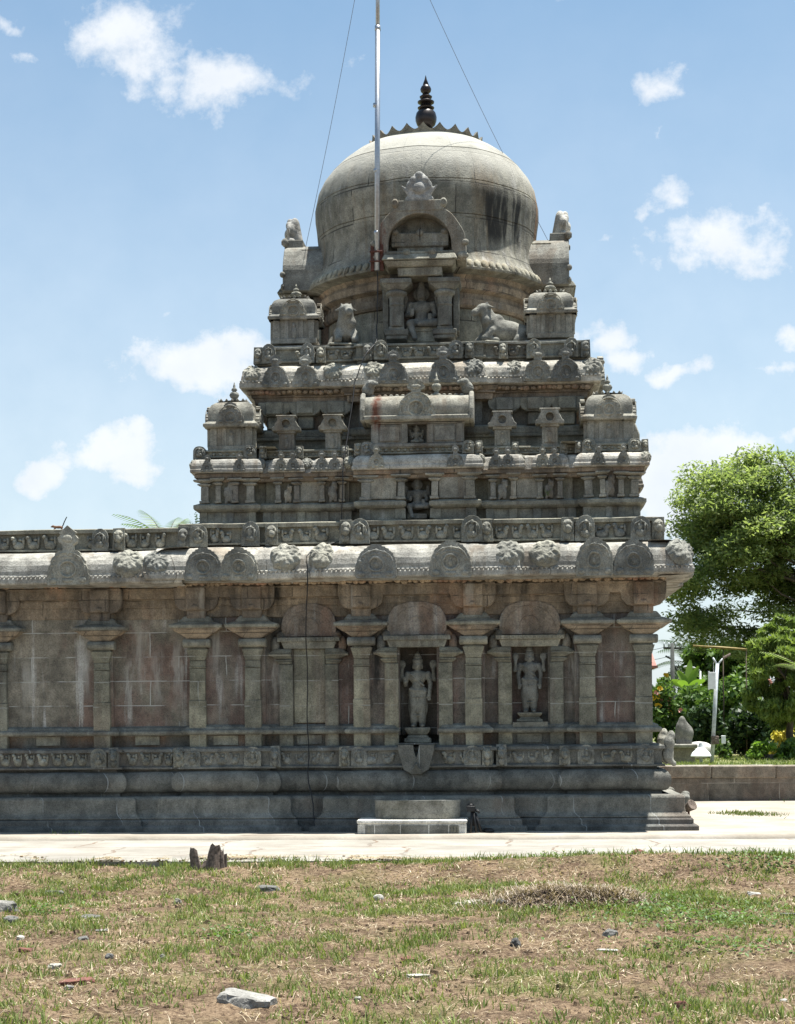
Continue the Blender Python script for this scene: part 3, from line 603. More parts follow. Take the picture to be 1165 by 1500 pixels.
# --- niche pediments and lintels
for k, (px, y, hw) in enumerate(((453, .10, .40), (611, -.08, .43), (776, .10, .44))):
    x = XA(px, y); m = MB(); pl = [(-hw, 2.84), (hw, 2.84), (hw+.01, 3.02), (hw-.02, 3.14), (hw*.78, 3.25), (hw*.55, 3.29), (hw*.28, 3.325), (-hw*.28, 3.325), (-hw*.55, 3.29), (-hw*.78, 3.25), (-hw+.02, 3.14), (-hw-.01, 3.02)]
    m.prism(pl, -.055, .06, T(x, y, 0)); m.torus((x, y-.055, 2.96), .145, .013, 20, 5, -.3, math.pi+.3); m.torus((x, y-.055, 2.88), hw*.86, .010, 26, 5, .02, math.pi-.02)
    o = m.build('niche_pediment', M['pedi'], tp, .012)
    l = MB(); l.box(x-hw-.06, x+hw+.06, y-.13, y+.05, 2.765, 2.83); l.frus((x-hw+.03, x+hw-.03, y-.075, y+.05), (x-hw-.01, x+hw+.01, y-.10, y+.05), 2.66, 2.765)
    for i in range(14): q = x-hw+2*hw*(i+.5)/14; l.box(q-.018, q+.018, y-.141, y-.125, 2.775, 2.825, .003)
    l.build('lintel', M['stone'], o, .008)
    q = MB()
    for sd in (-1, 1):
        q.ell((x+sd*(hw+.10), y-.03, 2.72), (.07, .06, .13)); q.ell((x+sd*(hw+.06), y-.03, 2.60), (.05, .05, .10)); q.ell((x+sd*(hw+.02), y-.03, 2.85), (.07, .06, .07))
    q.build('scroll_ornament', M['dark'], o)
# --- beam, goblin frieze and the great curved cornice
both(MB(), [(-.02, 3.13), (.022, 3.14), (.022, 3.30), (.012, 3.305), (.03, 3.31), (.03, 3.44)], .008).build('wall_band', M['warm'], tp, .006)
both(MB(), [(-.02, 3.42), (.12, 3.43), (.125, 3.56), (.16, 3.565), (.16, 3.585), (.13, 3.59), (.14, 3.64), (-.02, 3.65)], .008).build('roof_beam', M['warm'], tp, .006)
mb = MB()
for a, b, y in ((-8.0, -3.45, HY-.13), (-3.5, -1.0, -.13), (-1.08, 1.08, -.21), (1.0, 3.55, -.13)):
    x = a
    while x < b: w = random.uniform(.05, .10); mb.ell((x, y-.05, 3.625+random.uniform(-.01, .01)), (w*.7, .05, random.uniform(.03, .05)), 7, 5); x += w*random.uniform(.9, 1.5)
for i in range(70): yy = -.1+i*.098; mb.ell((3.55, yy, 3.625), (.05, .07, .045), 7, 5)
mb.build('goblin_frieze', M['goblin'], tp)
KP = [(-.48, 3.62), (-.03, 3.645), (0, 3.66), (.0, 3.735), (-.022, 3.75), (-.022, 3.775), (-.03, 3.79), (-.032, 3.85), (-.05, 3.93), (-.09, 4.00), (-.15, 4.06), (-.23, 4.11), (-.33, 4.14), (-.62, 4.15)]
E1 = sq_plan(3.95, [(1.52, .085), (3.95, 0)])
mb = MB(); mb.sweep(E1, KP, True, .12, .016); EH = [(-11, HY-.56), (-3.4, HY-.56)]; mb.sweep(EH, [(u, z-.035) for u, z in KP], False, .12, .02)
for x in np.arange(-8.3, 3.92, .066):
    y = -.655 if abs(x) < 1.5 else (-.57 if x > -3.95 else HY-.56); zz = 3.742 if x > -3.95 else 3.705
    mb.add([(x-.028, y-.008, zz+.03), (x+.028, y-.008, zz+.03), (x, y-.012, zz-.022), (x-.028, y+.03, zz+.03), (x+.028, y+.03, zz+.03), (x, y+.03, zz-.022)], [(0, 2, 1), (0, 1, 4, 3), (0, 3, 5, 2), (1, 2, 5, 4)])
for y in np.arange(-.5, 6.9, .066):
    x = 3.95; mb.box(x-.02, x+.008, y-.02, y+.02, 3.735, 3.77, .004)
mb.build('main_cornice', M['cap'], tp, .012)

# --- gable plates (kudus)
def kudu(w, h, d, knob=0.0, ring=True, rnd=False):
    """standing gable plate, origin bottom centre; w, h overall; knob = share of the height taken by a crowning knob"""
    b = h*(1-knob); R = [(.47, 0), (.49, .10), (.495, .24), (.465, .30), (.47, .40), (.44, .50), (.40, .55), (.405, .63), (.36, .72), (.30, .77), (.29, .84), (.22, .90), (.15, .91)]
    if rnd: R = [(.46, 0), (.50, .05), (.495, .15), (.50, .22), (.485, .26), (.50, .33), (.49, .42), (.465, .48), (.47, .54), (.44, .61), (.40, .66), (.40, .71), (.35, .78), (.29, .82), (.285, .87), (.21, .895), (.20, .94), (.13, .95), (.12, .995)]
    pl = [(x*w, z*b) for x, z in R]
    if knob: k = h*knob; pl += [(.13*w, b*.93), (.12*w, b+k*.12), (.21*w, b+k*.22), (.23*w, b+k*.42), (.17*w, b+k*.58), (.20*w, b+k*.68), (.09*w, b+k*.84), (0, h)]
    else: pl += [(.14*w, b), (0, b*1.01)]
    base = [(x*w, z*b) for x, z in R]+[(0, b*(1.0 if not knob else .93))]; base = base+[(-x, z) for x, z in base[::-1] if x > 0]
    kn = [] if not knob else [(.13*w, b*.90)]+pl[len(R)+1:]; kn = kn+[(-x, z) for x, z in kn[::-1] if x > 0]
    full = pl+[(-x, z) for x, z in pl[::-1] if x > 0]
    m = MB(); m.prism_hole(base, -d, .05, (0, b*.42), w*.165, min(.016, d*.5))
    if knob: m.prism(kn, -d+.004, .05); m.ell((0, -d, h-(h-b)*.62), (w*.13, .02, (h-b)*.18), 8, 5)
    if ring:
        m.torus((0, -d, b*.42), w*.195, w*.03, 22, 6); m.torus((0, -d, b*.42), w*.40, w*.02, 26, 5, -.5, math.pi+.5); m.ell((0, -d+.02, b*.40), (w*.07, .03, w*.11)); m.ell((0, -d+.02, b*.42+w*.10), (w*.035, .03, w*.035)); m.torus((0, -d, b*.42), w*.30, w*.014, 22, 5, -.6, math.pi+.6)
    for i in range(7):
        a = math.pi*(i+.5)/7; m.ell((math.cos(a)*w*.385, -d+.004, b*.42+math.sin(a)*b*.40), (w*.05, .018, w*.05), 6, 4)
    for sx in (-1, 1): m.ell((sx*w*.34, -d, b*.12), (w*.10, .022, b*.08), 7, 5)
    m.ell((0, -d, b*.12), (w*.14, .02, b*.06), 7, 5)
    return m
KY = -.60
k1 = [(XA(x, y, 840), y, z, 0, s) for x, y, z, s in ((298, -.555, 3.63, (1, 1, .86)), (350, -.555, 3.63, (.97, 1, .86)), (552, -.64, 3.63, (1.1, 1, .92)), (661, -.64, 3.63, (1.14, 1, .98)), (872, -.555, 3.63, (.98, 1, .99)), (929, -.555, 3.63, (1.02, 1, .97)))]
k1 += [(3.95, y, 3.655, math.pi/2, 1) for y in (.45, 1.0, 2.8, 3.9, 5.7, 6.25)]
place_row('gable_ornament', kudu(.55, .54, .05, rnd=True), M['plate'], k1, tp, .012)
place_row('tall_gable_ornament', kudu(.60, .86, .05, .36), M['plate'], [(XA(100, HY-.56, 840), HY-.545, 3.60, 0, 1)], tp, .012)
def boss(rx, rz):
    m = MB(); nr, na = 12, 64; v = [(0, -.10, 0)]; f = []
    for i in range(1, nr+1):
        r = i/nr
        for j in range(na):
            a = 2*math.pi*j/na; e = 1+.02*math.sin(a*11)*(r > .8); q = (1-r**5)*.085+(.012*math.sin(7*a+6*r+2*math.sin(a))+.006*math.sin(13*a-9*r))*min(1, max(0, (r-.2)*3))*(r < .97)
            v.append((rx*r*e*math.cos(a), -q if r < 1 else .06, rz*r*e*math.sin(a)))
    for j in range(na): f.append((0, 1+j, 1+(j+1) % na))
    for i in range(nr-1):
        for j in range(na): j2 = (j+1) % na; f.append((1+i*na+j, 1+(i+1)*na+j, 1+(i+1)*na+j2, 1+i*na+j2))
    m.add(v, f, True); return m
bm = boss(.245, .235); fo = None
for x, y, s in ((187, HY-.56, 1), (231, HY-.56, .95), (418, -.56, 1), (472, -.60, (.8, 1, 1.05)), (744, -.60, .98), (798, -.56, 1), (998, -.53, (.85, 1, 1))):
    if fo is None: o = fo = bm.build('foliage_boss', M['carved'], None, 0, 65); o.parent = tp; o.matrix_parent_inverse = wmat(tp).inverted()
    else: o = fo.copy(); o.data = fo.data.copy(); worn(o.data, .016, 7); COL.objects.link(o); o.parent = tp; o.matrix_parent_inverse = fo.matrix_parent_inverse.copy()
    o.location = (XA(x, y, 820), y+.095, 3.955+(.02 if x > 400 else -.03)); o.rotation_euler = (rad(-38), rad(random.uniform(-25, 25)), 0 if x < 990 else rad(30)); o.scale = s if isinstance(s, tuple) else (s,)*3
# roofs closing each storey
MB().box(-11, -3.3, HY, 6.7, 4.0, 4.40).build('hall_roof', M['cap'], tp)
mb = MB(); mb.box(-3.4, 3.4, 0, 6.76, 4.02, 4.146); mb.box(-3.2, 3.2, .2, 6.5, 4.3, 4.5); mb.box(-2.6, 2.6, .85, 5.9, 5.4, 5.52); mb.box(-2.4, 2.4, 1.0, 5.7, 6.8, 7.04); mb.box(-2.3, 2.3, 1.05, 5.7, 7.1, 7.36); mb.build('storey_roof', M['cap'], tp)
# --- second frieze (on top of the cornice)
F2 = sq_plan(3.39, [(.98, .08), (3.39, 0)])
mb = MB(); pr = [(-.3, 4.14), (.02, 4.15), (.02, 4.185), (.14, 4.19), (.14, 4.215), (.065, 4.225), (.065, 4.44), (.13, 4.445), (.135, 4.50), (.08, 4.515), (-.4, 4.52)]
mb.sweep(F2, pr, True, .14, .008); mb.sweep([(-11, HY), (-3.36, HY)], [(u-.004, z-.05) for u, z in pr], False, .14, .010); mb.build('upper_frieze_band', M['stone'], tp, .008)
for a, b, y in ((-8.2, -5.35, HY-.09), (-4.95, -4.72, HY-.09), (-4.35, -3.72, HY-.09), (-3.1, -2.72, -.09), (-2.28, -1.28, -.09), (-.78, .72, -.17), (1.12, 2.0, -.09), (2.55, 3.05, -.09)):
    mb = MB(); creatures(mb, a, b, y, 4.20 if a > -3.6 else 4.15, .24, .24, .05); mb.build('upper_frieze_relief', M['carved'], tp)
ua = [(XA(x, -.2, 780), y, z, 0, s) for x, y, z, s in ((145, HY-.07, 4.13, .95), (290, -.07, 4.17, 1), (366, -.07, 4.17, 1.02), (528, -.15, 4.17, 1.08), (692, -.15, 4.17, 1.1), (857, -.07, 4.17, 1.08), (939, -.07, 4.17, 1.08))]
place_row('upper_frieze_block', head_block('b', .265, .34, .11), M['carved'], ua+[(3.46, y, 4.17, math.pi/2, 1.0) for y in (.3, 1.0, 2.3)], tp)
ub = [(XA(x, -.2, 780), y, z, 0, s) for x, y, z, s in ((173, HY-.06, 4.13, 1), (268, -.06, 4.15, 1), (397, -.06, 4.17, 1), (507, -.12, 4.17, 1.05), (714, -.12, 4.17, 1.0), (832, -.06, 4.17, 1.1), (964, -.03, 4.17, 1.0))]
place_row('upper_frieze_beast', head_block('b', .19, .33, .12, False, 'carved', 1), M['carved'], ub, tp)
# ------------------------------------------------------------------ second storey
H2 = 3.25
P2 = sq_plan(H2, [(.85, .10), (1.0, -.16), (2.30, -.08), (2.42, -.16), (3.25, 0)])
tp = TEMPLE
P2N = sq_plan(H2, [(.255, -.3), (.85, .10), (1.0, -.16), (2.30, -.08), (2.42, -.16), (3.25, 0)])
mb = MB(); mb.sweep(P2N, [(.0, 4.48), (.02, 4.50), (.02, 4.55), (-.02, 4.555), (-.02, 4.70), (.03, 4.705), (.07, 4.73), (.085, 4.75), (.085, 4.80), (.05, 4.815), (.0, 4.835), (-.04, 4.84)], True, .14, .007); mb.build('storey_ledge', M['stone'], tp, .007)
front2 = [(-3.25, .13), (-2.42, .13), (-2.42, .29), (-2.30, .29), (-2.30, .21), (-1.0, .21), (-1.0, .29), (-.85, .29), (-.85, .03), (-.17, .03), (-.17, .33), (.17, .33), (.17, .03), (.85, .03), (.85, .29), (1.0, .29), (1.0, .21), (2.30, .21), (2.30, .29), (2.42, .29), (2.42, .13), (3.25, .13)]
nf = len([1 for x in range(0)]) 
side_n = 9*2-1
P2r = P2[len(P2)//4+1:]
mb = MB(); mb.sweep(front2+P2r, [(-.035, 4.5), (-.03, 4.84), (-.03, 5.26)], True, .3, .005); mb.build('storey_wall', M['pil'], tp)
# stub posts, corner posts, wall pilasters, panels
posts = []
for sx in (-1, 1):
    for x in (2.47, 2.80, 2.98, 3.20): posts.append((sx*x, .125, .055))
    for x in (1.05, 1.40, 1.75, 2.1, 2.26): posts.append((sx*x, .20, .06))
    for x in (.26, .78): posts.append((sx*x, .02, .08))
for x, y, w in posts: MB().box(x-w, x+w, y, y+.08, 4.55, 4.71).build('stub_post', M['stone'], tp, .006)
def pil2(w, h):
    m = MB(); m.box(-w, w, -.06, .05, 0, h*.10); m.box(-w*.82, w*.82, -.05, .05, h*.1, h*.66); m.frus((-w*.8, w*.8, -.05, .05), (-w-.015, w+.015, -.075, .05), h*.66, h*.71); m.box(-w-.018, w+.018, -.08, .05, h*.71, h*.75); m.box(-w*.75, w*.75, -.045, .05, h*.75, h*.80)
    m.frus((-w, w, -.05, .05), (-w-.05, w+.05, -.11, .05), h*.80, h*.855); m.box(-w-.058, w+.058, -.118, .05, h*.855, h*.90); m.box(-w-.015, w+.015, -.06, .05, h*.90, h*1.0); return m
sp = []
for sx in (-1, 1):
    sp += [(sx*2.50, .14, 4.835, 0, (1.5, .8, 1)), (sx*3.17, .14, 4.835, 0, (1.5, .8, 1)), (sx*2.71, .13, 4.835, 0, 1), (sx*2.97, .13, 4.835, 0, 1), (sx*.25, .03, 4.835, 0, (1.35, 1, 1)), (sx*.77, .02, 4.835, 0, (1.7, .5, 1))]
sp += [(x, .20, 4.835, 0, 1) for x in (-2.09, -1.81, -1.42, -1.13, 1.10, 1.40, 1.80, 2.09)]
place_row('storey_pilaster', pil2(.05, .40), M['shrine'], sp, tp, .006)
for sx in (-1, 1): MB().box(sx*.51-.20, sx*.51+.20, .015, .06, 4.85, 5.22).build('wall_panel', M['shrine'], tp, .006); MB().box(sx*1.6-.16, sx*1.6+.16, .20, .24, 4.85, 5.2).build('wall_panel', M['shrine'], tp, .006)
rel = sdf([('e', (0, 0, .13), (.055, .04, .12)), ('e', (.015, -.01, .26), (.035, .035, .04)), ('c', (-.05, -.01, .2), (-.06, -.02, .10), .02, .018), ('c', (.05, -.01, .2), (.055, -.02, .28), .02, .016), ('c', (.0, 0, .30), (.0, .0, .33), .02, .01), ('c', (-.03, 0, .1), (-.05, 0, .0), .03, .025), ('c', (.03, -.01, .1), (.04, 0, .0), .03, .025)], .011, .02)
place_row('relief_figure', rel, M['shrine'], [(XA(x, y, 720), y, 4.85, 0, s) for x, y, s in ((336, .13, 1.05), (423, .20, .8), (489, .20, 1.0), (736, .20, .95), (805, .20, .9), (894, .13, 1.05))], tp, 0)
mb = MB(); mb.sweep(sq_plan(H2, [(.87, .10), (.98, -.05), (2.32, -.03), (2.42, -.05), (3.25, 0)]), [(-.3, 5.14), (.02, 5.15), (.03, 5.20), (.07, 5.21), (.07, 5.27), (-.3, 5.275)], True, .14, .007); mb.build('storey_beam', M['warm'], tp, .006)
E2 = sq_plan(3.38, [(.97, .10), (1.05, -.17), (1.58, -.05), (1.67, -.17), (2.22, -.05), (2.29, -.17), (3.38, .0)])
K2 = [(-.25, 5.265), (-.015, 5.275), (0, 5.285), (0, 5.325), (-.012, 5.335), (-.015, 5.38), (-.03, 5.42), (-.06, 5.46), (-.10, 5.485), (-.15, 5.495), (-.19, 5.497), (-.25, 5.497)]
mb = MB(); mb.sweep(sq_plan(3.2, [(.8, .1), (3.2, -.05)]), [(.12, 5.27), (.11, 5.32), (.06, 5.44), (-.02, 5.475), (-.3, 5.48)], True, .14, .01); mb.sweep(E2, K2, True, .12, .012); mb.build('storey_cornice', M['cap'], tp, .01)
k2 = []
for px, y, s in ((303, .0, (.8, 1, .8)), (351, .0, (.8, 1, .9)), (411, -.0, (.85, 1, .95)), (429, .0, (.85, 1, .95)), (471, .0, (.85, 1, .95)), (490, .0, (.85, 1, .95)), (552, -.095, (1, 1, 1.05)), (667, -.095, (1, 1, 1.05)), (727, .0, (.85, 1, .95)), (745, .0, (.85, 1, .95)), (796, .0, (.85, 1, .95)), (813, .0, (.85, 1, .95)), (876, .0, (.8, 1, 1)), (913, .0, (.8, 1, 1))):
    k2.append((XA(px, y, 680), y+.02+(.05 if s[0] == .85 else 0), 5.285, 0, s))
place_row('small_gable_ornament', kudu(.24, .33, .03, .36), M['plate'], k2, tp, .006)
b2 = []
for px, y in ((285, .04), (380, .04), (449, .1), (512, .0), (702, -.04), (762, .1), (825, .1), (946, .02)): b2.append((XA(px, y, 680), y+.06, 5.41, 0, .55))
fo2 = None
for x, y, z, r, s in b2:
    if fo2 is None: o = fo2 = boss(.17, .19).build('foliage_boss', M['carved'], None, 0, 65); o.parent = tp; o.matrix_parent_inverse = wmat(tp).inverted()
    else: o = fo2.copy(); COL.objects.link(o); o.parent = tp; o.matrix_parent_inverse = fo2.matrix_parent_inverse.copy()
    o.location = (x, y, z); o.rotation_euler = (rad(-35), rad(random.uniform(-25, 25)), 0); o.scale = (s,)*3
# narrow frieze above that cornice
mb = MB(); P2b = sq_plan(3.17, [(.88, .11), (1.0, -.16), (2.34, -.12), (2.44, -.16), (3.17, 0)])
mb.sweep(P2b, [(-.5, 5.49), (-.02, 5.50), (-.02, 5.515), (.03, 5.52), (.03, 5.545), (.0, 5.55), (.0, 5.60), (.035, 5.605), (.03, 5.635), (-.02, 5.645), (-.9, 5.65)], True, .14, .01)
for a, b, y in ((-3.1, -2.5, .20), (-2.3, -1.05, .33), (-.7, .7, .09), (1.05, 2.3, .33), (2.5, 3.1, .20)):
    n = int((b-a)/.09)
    for i in range(n): mb.ell((a+(b-a)*(i+.5)/n, y, 5.575), (.035, .03, .026), 6, 4)
mb.build('storey_frieze', M['stone'], tp, .006)
u2 = [(XA(px, .1, 665), y, 5.50, 0, 1) for px, y in ((291, .22), (366, .22), (538, .10), (687, .10), (863, .22), (930, .22))]
place_row('storey_frieze_block', head_block('b', .19, .20, .07), M['carved'], u2+[(3.2, .6, 5.5, math.pi/2, 1), (3.2, 1.0, 5.5, math.pi/2, 1)], tp)
u3 = [(XA(px, .1, 665), y, 5.50, 0, .55) for px, y in ((384, .22), (524, .12), (701, .12), (847, .24), (946, .22), (437, .3), (505, .3), (755, .3), (826, .3))]
place_row('storey_frieze_beast', head_block('b', .19, .33, .12, False, 'carved', 1), M['carved'], u3, tp)

# --- corner shrines
def finial_prof(h, r):
    return [(r*.9, 0), (r*1.0, h*.06), (r*.5, h*.13), (r*.35, h*.2), (r*.75, h*.3), (r*.9, h*.4), (r*.7, h*.5), (r*.3, h*.56), (r*.55, h*.62), (r*.45, h*.69), (r*.2, h*.74), (r*.22, h*.8), (.002, h)]
def corner_shrine(name, bw, bh, ew, dw, dh, fin_h, fin_r, parent):
    """square aedicule: body, square domed roof with a gable on each side, finial; origin bottom centre"""
    m = MB(); m.box(-bw-.04, bw+.04, -bw-.04, bw+.04, 0, .07*bh/.33); m.box(-bw, bw, -bw, bw, .07*bh/.33, bh)
    for sx in (-1, 1):
        m.box(sx*bw*.86-.05, sx*bw*.86+.05, -bw-.025, -bw+.05, .07, bh-.01); m.box(sx*(bw+.025)-.03, sx*(bw+.025)+.03, -bw*.9, -bw*.6, .07, bh-.01); m.box(sx*bw*.36-.035, sx*bw*.36+.035, -bw-.018, -bw+.05, .07, bh-.01)
    m.ell((0, -bw-.005, bh*.45), (.05, .03, bh*.3)); m.ell((0, -bw-.01, bh*.75), (.03, .03, .04))
    root = m.build(name, M['shrine'], None, .008)
    r = MB(); S = lambda q: sqr(q, (0, 0))
    r.sweep(S(dw), [(-.3, bh-.02), (ew-dw-.01, bh-.005), (ew-dw, bh+.01), (ew-dw, bh+.05), (ew-dw-.03, bh+.065), (.01, bh+.10), (.015, bh+.10+dh*.25), (.005, bh+.10+dh*.55), (-.03, bh+.1+dh*.78), (-.09, bh+.1+dh*.93), (-.16, bh+.1+dh), (-dw+.004, bh+.12+dh)], True, .1, .008)
    # crest of little scallops
    for k in range(4):
        for i in range(5):
            q = dw*.62; x = -q+2*q*(i+.5)/5; r.add([tuple(Matrix.Rotation(k*math.pi/2, 3, 'Z') @ Vector(p)) for p in ((x-q/5, -q, bh+.10+dh*.98), (x+q/5, -q, bh+.10+dh*.98), (x, -q-.015, bh+.155+dh), (x, -q+.05, bh+.1+dh))], [(0, 1, 2), (1, 3, 2), (3, 0, 2), (0, 3, 1)])
    ro = r.build('shrine_roof', M['shrine'], None, .006, 50); ro.parent = root
    g0 = None
    for k in range(4):
        if g0 is None: g = g0 = kudu(dw*1.28, dh*1.05, .02, .30).build('roof_gable', M['shrine'], None, .006)
        else: g = g0.copy(); COL.objects.link(g)
        g.parent = root; a = k*math.pi/2; R_ = Matrix.Rotation(a, 3, 'Z') @ Vector((0, -ew+.02, 0)); g.location = (R_.x, R_.y, bh+.045); g.rotation_euler = (0, 0, a)
    fm = MB(); fm.lathe([(rr, z) for rr, z in finial_prof(fin_h, fin_r)], 12); f = fm.build('finial', M['carved'], None); f.parent = root; f.location = (0, 0, bh+.10+dh)
    root.parent = parent; root.matrix_parent_inverse = wmat(parent).inverted(); return root
cs = corner_shrine('corner_shrine', .31, .36, .41, .335, .31, .33, .085, tp); cs.location = (-2.80, .60, 5.63)
for loc in ((2.81, .60, 5.63), (2.81, 6.16, 5.63), (-2.80, 6.16, 5.63)): c = copy_tree(cs, tp); c.location = loc
cs3 = corner_shrine('corner_shrine', .315, .37, .40, .33, .26, .27, .10, tp); cs3.location = (-1.95, 1.42, 7.40)
for loc in ((1.99, 1.42, 7.40), (1.99, 5.34, 7.40), (-1.95, 5.34, 7.40)): c = copy_tree(cs3, tp); c.location = loc
# --- small panel shrines in the recesses (panel with a trapezoid head)
m = MB(); m.box(-.13, .13, -.10, .12, 0, .05); m.box(-.115, .115, -.08, .12, .05, .33); m.box(-.075, .075, -.095, -.07, .08, .30); m.ell((0, -.095, .17), (.04, .02, .085)); m.ell((0, -.10, .26), (.022, .02, .025))
m.box(-.14, .14, -.11, .12, .325, .36)
hd = MB(); pl = [(-.21, .355), (.21, .355), (.215, .40), (.18, .43), (.165, .47), (.13, .53), (.135, .575), (-.135, .575), (-.13, .53), (-.165, .47), (-.18, .43), (-.215, .40)]
hd.prism_hole(pl, -.14, .10, (0, .465), .062, .07); hd.torus((0, -.14, .465), .070, .013, 18, 5, -.9, math.pi+.9); hd.box(-.155, .155, -.145, .1, .573, .59)
ps = m.build('panel_shrine', M['shrine'], None, .007); h_ = hd.build('shrine_head', M['shrine'], None, .008); h_.parent = ps; ps.parent = tp; ps.matrix_parent_inverse = wmat(tp).inverted()
for i, px in enumerate((420.5, 488.5, 736, 805.5)):
    o = ps if i == 0 else copy_tree(ps, tp); o.location = (XA(px, .42, 640), .44, 5.585+(.03 if i == 3 else 0)); o.scale = (1, 1, .97)
# --- barrel-roofed shrine in the middle
bx = XA(611, .0, 640)
m = MB(); m.box(bx-.72, bx+.72, .05, .9, 5.62, 5.67)
for a, b in ((-.68, -.14), (.14, .68)): m.box(bx+a, bx+b, .08, .9, 5.67, 5.96)
m.box(bx-.2, bx+.2, .28, .9, 5.67, 5.96); m.box(bx-.70, bx+.70, .06, .9, 5.955, 5.985)
for x in (-.62, -.19, .19, .62, ): m.box(bx+x-.045, bx+x+.045, .055, .12, 5.67, 5.96)
for x in (-.41, .41): m.box(bx+x-.15, bx+x+.15, .062, .12, 5.70, 5.93)
sh = m.build('barrel_shrine', M['shrine'], tp, .008)
r = MB(); pr = [(.0, 5.985), (-.03, 6.0), (-.03, 6.05), (.01, 6.07), (.0, 6.12), (-.005, 6.2), (.03, 6.29), (.10, 6.355), (.20, 6.39), (.32, 6.40), (.44, 6.39), (.6, 6.3), (.66, 6.1), (.65, 5.985)]
r.xprism([(y, z) for y, z in pr], bx-.77, bx+.77); r.xprism([(.02, 6.0), (-.05, 6.0), (-.05, 6.06), (.02, 6.08)], bx-.80, bx+.80)
for i in range(16): x = bx-.7+1.4*(i+.5)/16; r.ell((x, .26, 6.405), (.04, .03, .022), 6, 4)
setpar(r.build('barrel_roof', M['shrine'], None, .01, 40), sh)
g0 = None
for sx in (-1, 1):
    g = MB(); pl = [(-.05, 5.985), (.68, 5.985), (.70, 6.15), (.63, 6.33), (.50, 6.42), (.42, 6.45), (.22, 6.45), (.12, 6.42), (.02, 6.33), (-.05, 6.15)]
    g.xprism([(y, z) for y, z in pl], bx+sx*.80-.035, bx+sx*.80+.035); go = g.build('end_gable', M['shrine'], None, .012); setpar(go, sh)
    l_ = sdf([('e', (0, .30, 6.50), (.09, .12, .10)), ('e', (-sx*.05, .25, 6.58), (.075, .09, .06)), ('c', (-sx*.03, .25, 6.60), (-sx*.13, .24, 6.585), .045, .03)], .014, .03); l_.v = [(x+bx+sx*.74, y, z) for x, y, z in l_.v]; lo = l_.build('crest_beast', M['carved'], None); setpar(lo, sh)
kk = kudu(.58, .61, .06, .30).build('front_gable', M['carved'], None, .01); setpar(kk, sh); kk.location = (bx-.01, .03, 5.99)
fz = MB(); fz.lathe(finial_prof(.36, .085), 14, (XA(639.5, .32, 560), .32)); fz.v = [(x, y, z+6.395) for x, y, z in fz.v]; setpar(fz.build('finial', M['carved'], None), sh)
for k in (1, 3): c = copy_tree(sh, tp); c.matrix_basis = Matrix.Translation((0, CY, 0)) @ Matrix.Rotation(k*math.pi/2, 4, 'Z') @ Matrix.Translation((0, -CY, 0))
for k in (1, -1):
    for q in (-1.95, -1.25, 1.25, 1.95): o = copy_tree(ps, tp); o.location = (k*2.94, CY+q, 5.60); o.rotation_euler = (0, 0, k*math.pi/2)

# ------------------------------------------------------------------ third storey
P3 = sq_plan(2.38, [(.95, .09), (2.38, 0)])
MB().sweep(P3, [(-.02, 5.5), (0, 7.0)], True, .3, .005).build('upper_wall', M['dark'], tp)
MB().sweep(sq_plan(2.50, [(.95, .02), (2.50, 0)]), [(.02, 5.60), (.02, 5.66), (-.02, 5.67), (-.02, 5.86), (.03, 5.87), (.03, 5.92), (-.3, 5.93)], True, .2, .006).build('upper_plinth', M['stone'], tp, .006)
mb = MB(); mb.sweep(P3, [(-.05, 5.90), (.10, 5.91), (.115, 5.94), (.115, 6.02), (.08, 6.04), (.0, 6.06), (-.02, 6.06)], True, .14, .009); mb.build('upper_ledge', M['stone'], tp, .007)
mb = MB()
for sx in (-1, 1):
    for x in (2.22, 1.75, 1.28): mb = MB(); mb.box(sx*x-.12, sx*x+.12, .88, 1.06, 6.05, 6.24); pl = [(-.14, 6.24), (.14, 6.24), (.22, 6.29), (.25, 6.36), (.25, 6.45), (-.25, 6.45), (-.25, 6.36), (-.22, 6.29)]; mb.prism(pl, .80, 1.05, T(sx*x, 0, 0)); mb.box(sx*x-.13, sx*x+.13, .76, .85, 6.26, 6.448); mb.build('upper_bracket', M['stone'], tp, .01)
mb = MB(); mb.sweep(P3, [(-.05, 6.42), (.15, 6.43), (.155, 6.52), (.19, 6.525), (.19, 6.56), (.20, 6.565), (.24, 6.62), (-.05, 6.63)], True, .14, .01); mb.build('upper_beam', M['warm'], tp, .006)
mb = MB(); x = -2.6
while x < 2.6: w = random.uniform(.05, .09); mb.ell((x, (.76 if abs(x) > .95 else .67), 6.585+random.uniform(-.01, .01)), (w*.7, .05, random.uniform(.03, .045)), 7, 5); x += w*random.uniform(.9, 1.4)
mb.build('upper_goblin_frieze', M['goblin'], tp)
E3 = sq_plan(2.73, [(1.02, .09), (2.73, 0)])
mb = MB(); mb.sweep(E3, [(-.4, 6.60), (-.03, 6.63), (0, 6.645), (0, 6.72), (-.02, 6.735), (-.02, 6.76), (-.028, 6.82), (-.05, 6.89), (-.10, 6.95), (-.17, 6.995), (-.26, 7.01), (-.5, 7.02)], True, .12, .014)
for x in np.arange(-2.7, 2.72, .06):
    y = .56 if abs(x) < 1.02 else .65; mb.box(x-.02, x+.02, y-.012, y+.03, 6.725, 6.755, .004)
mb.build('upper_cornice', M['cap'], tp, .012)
k3 = [(XA(px, y, 545), y+.0, 6.65, 0, s) for px, y, s in ((405, .665, 1), (449, .665, .95), (577, .575, 1.05), (650, .575, 1.08), (788, .665, 1.05), (829, .665, 1.05))]
place_row('crested_gable_ornament', kudu(.42, .50, .045, .34), M['plate'], k3+[(2.74, y, 6.65, math.pi/2, 1) for y in (1.2, 1.65, 2.9, 3.8)], tp, .01)
fo3 = None
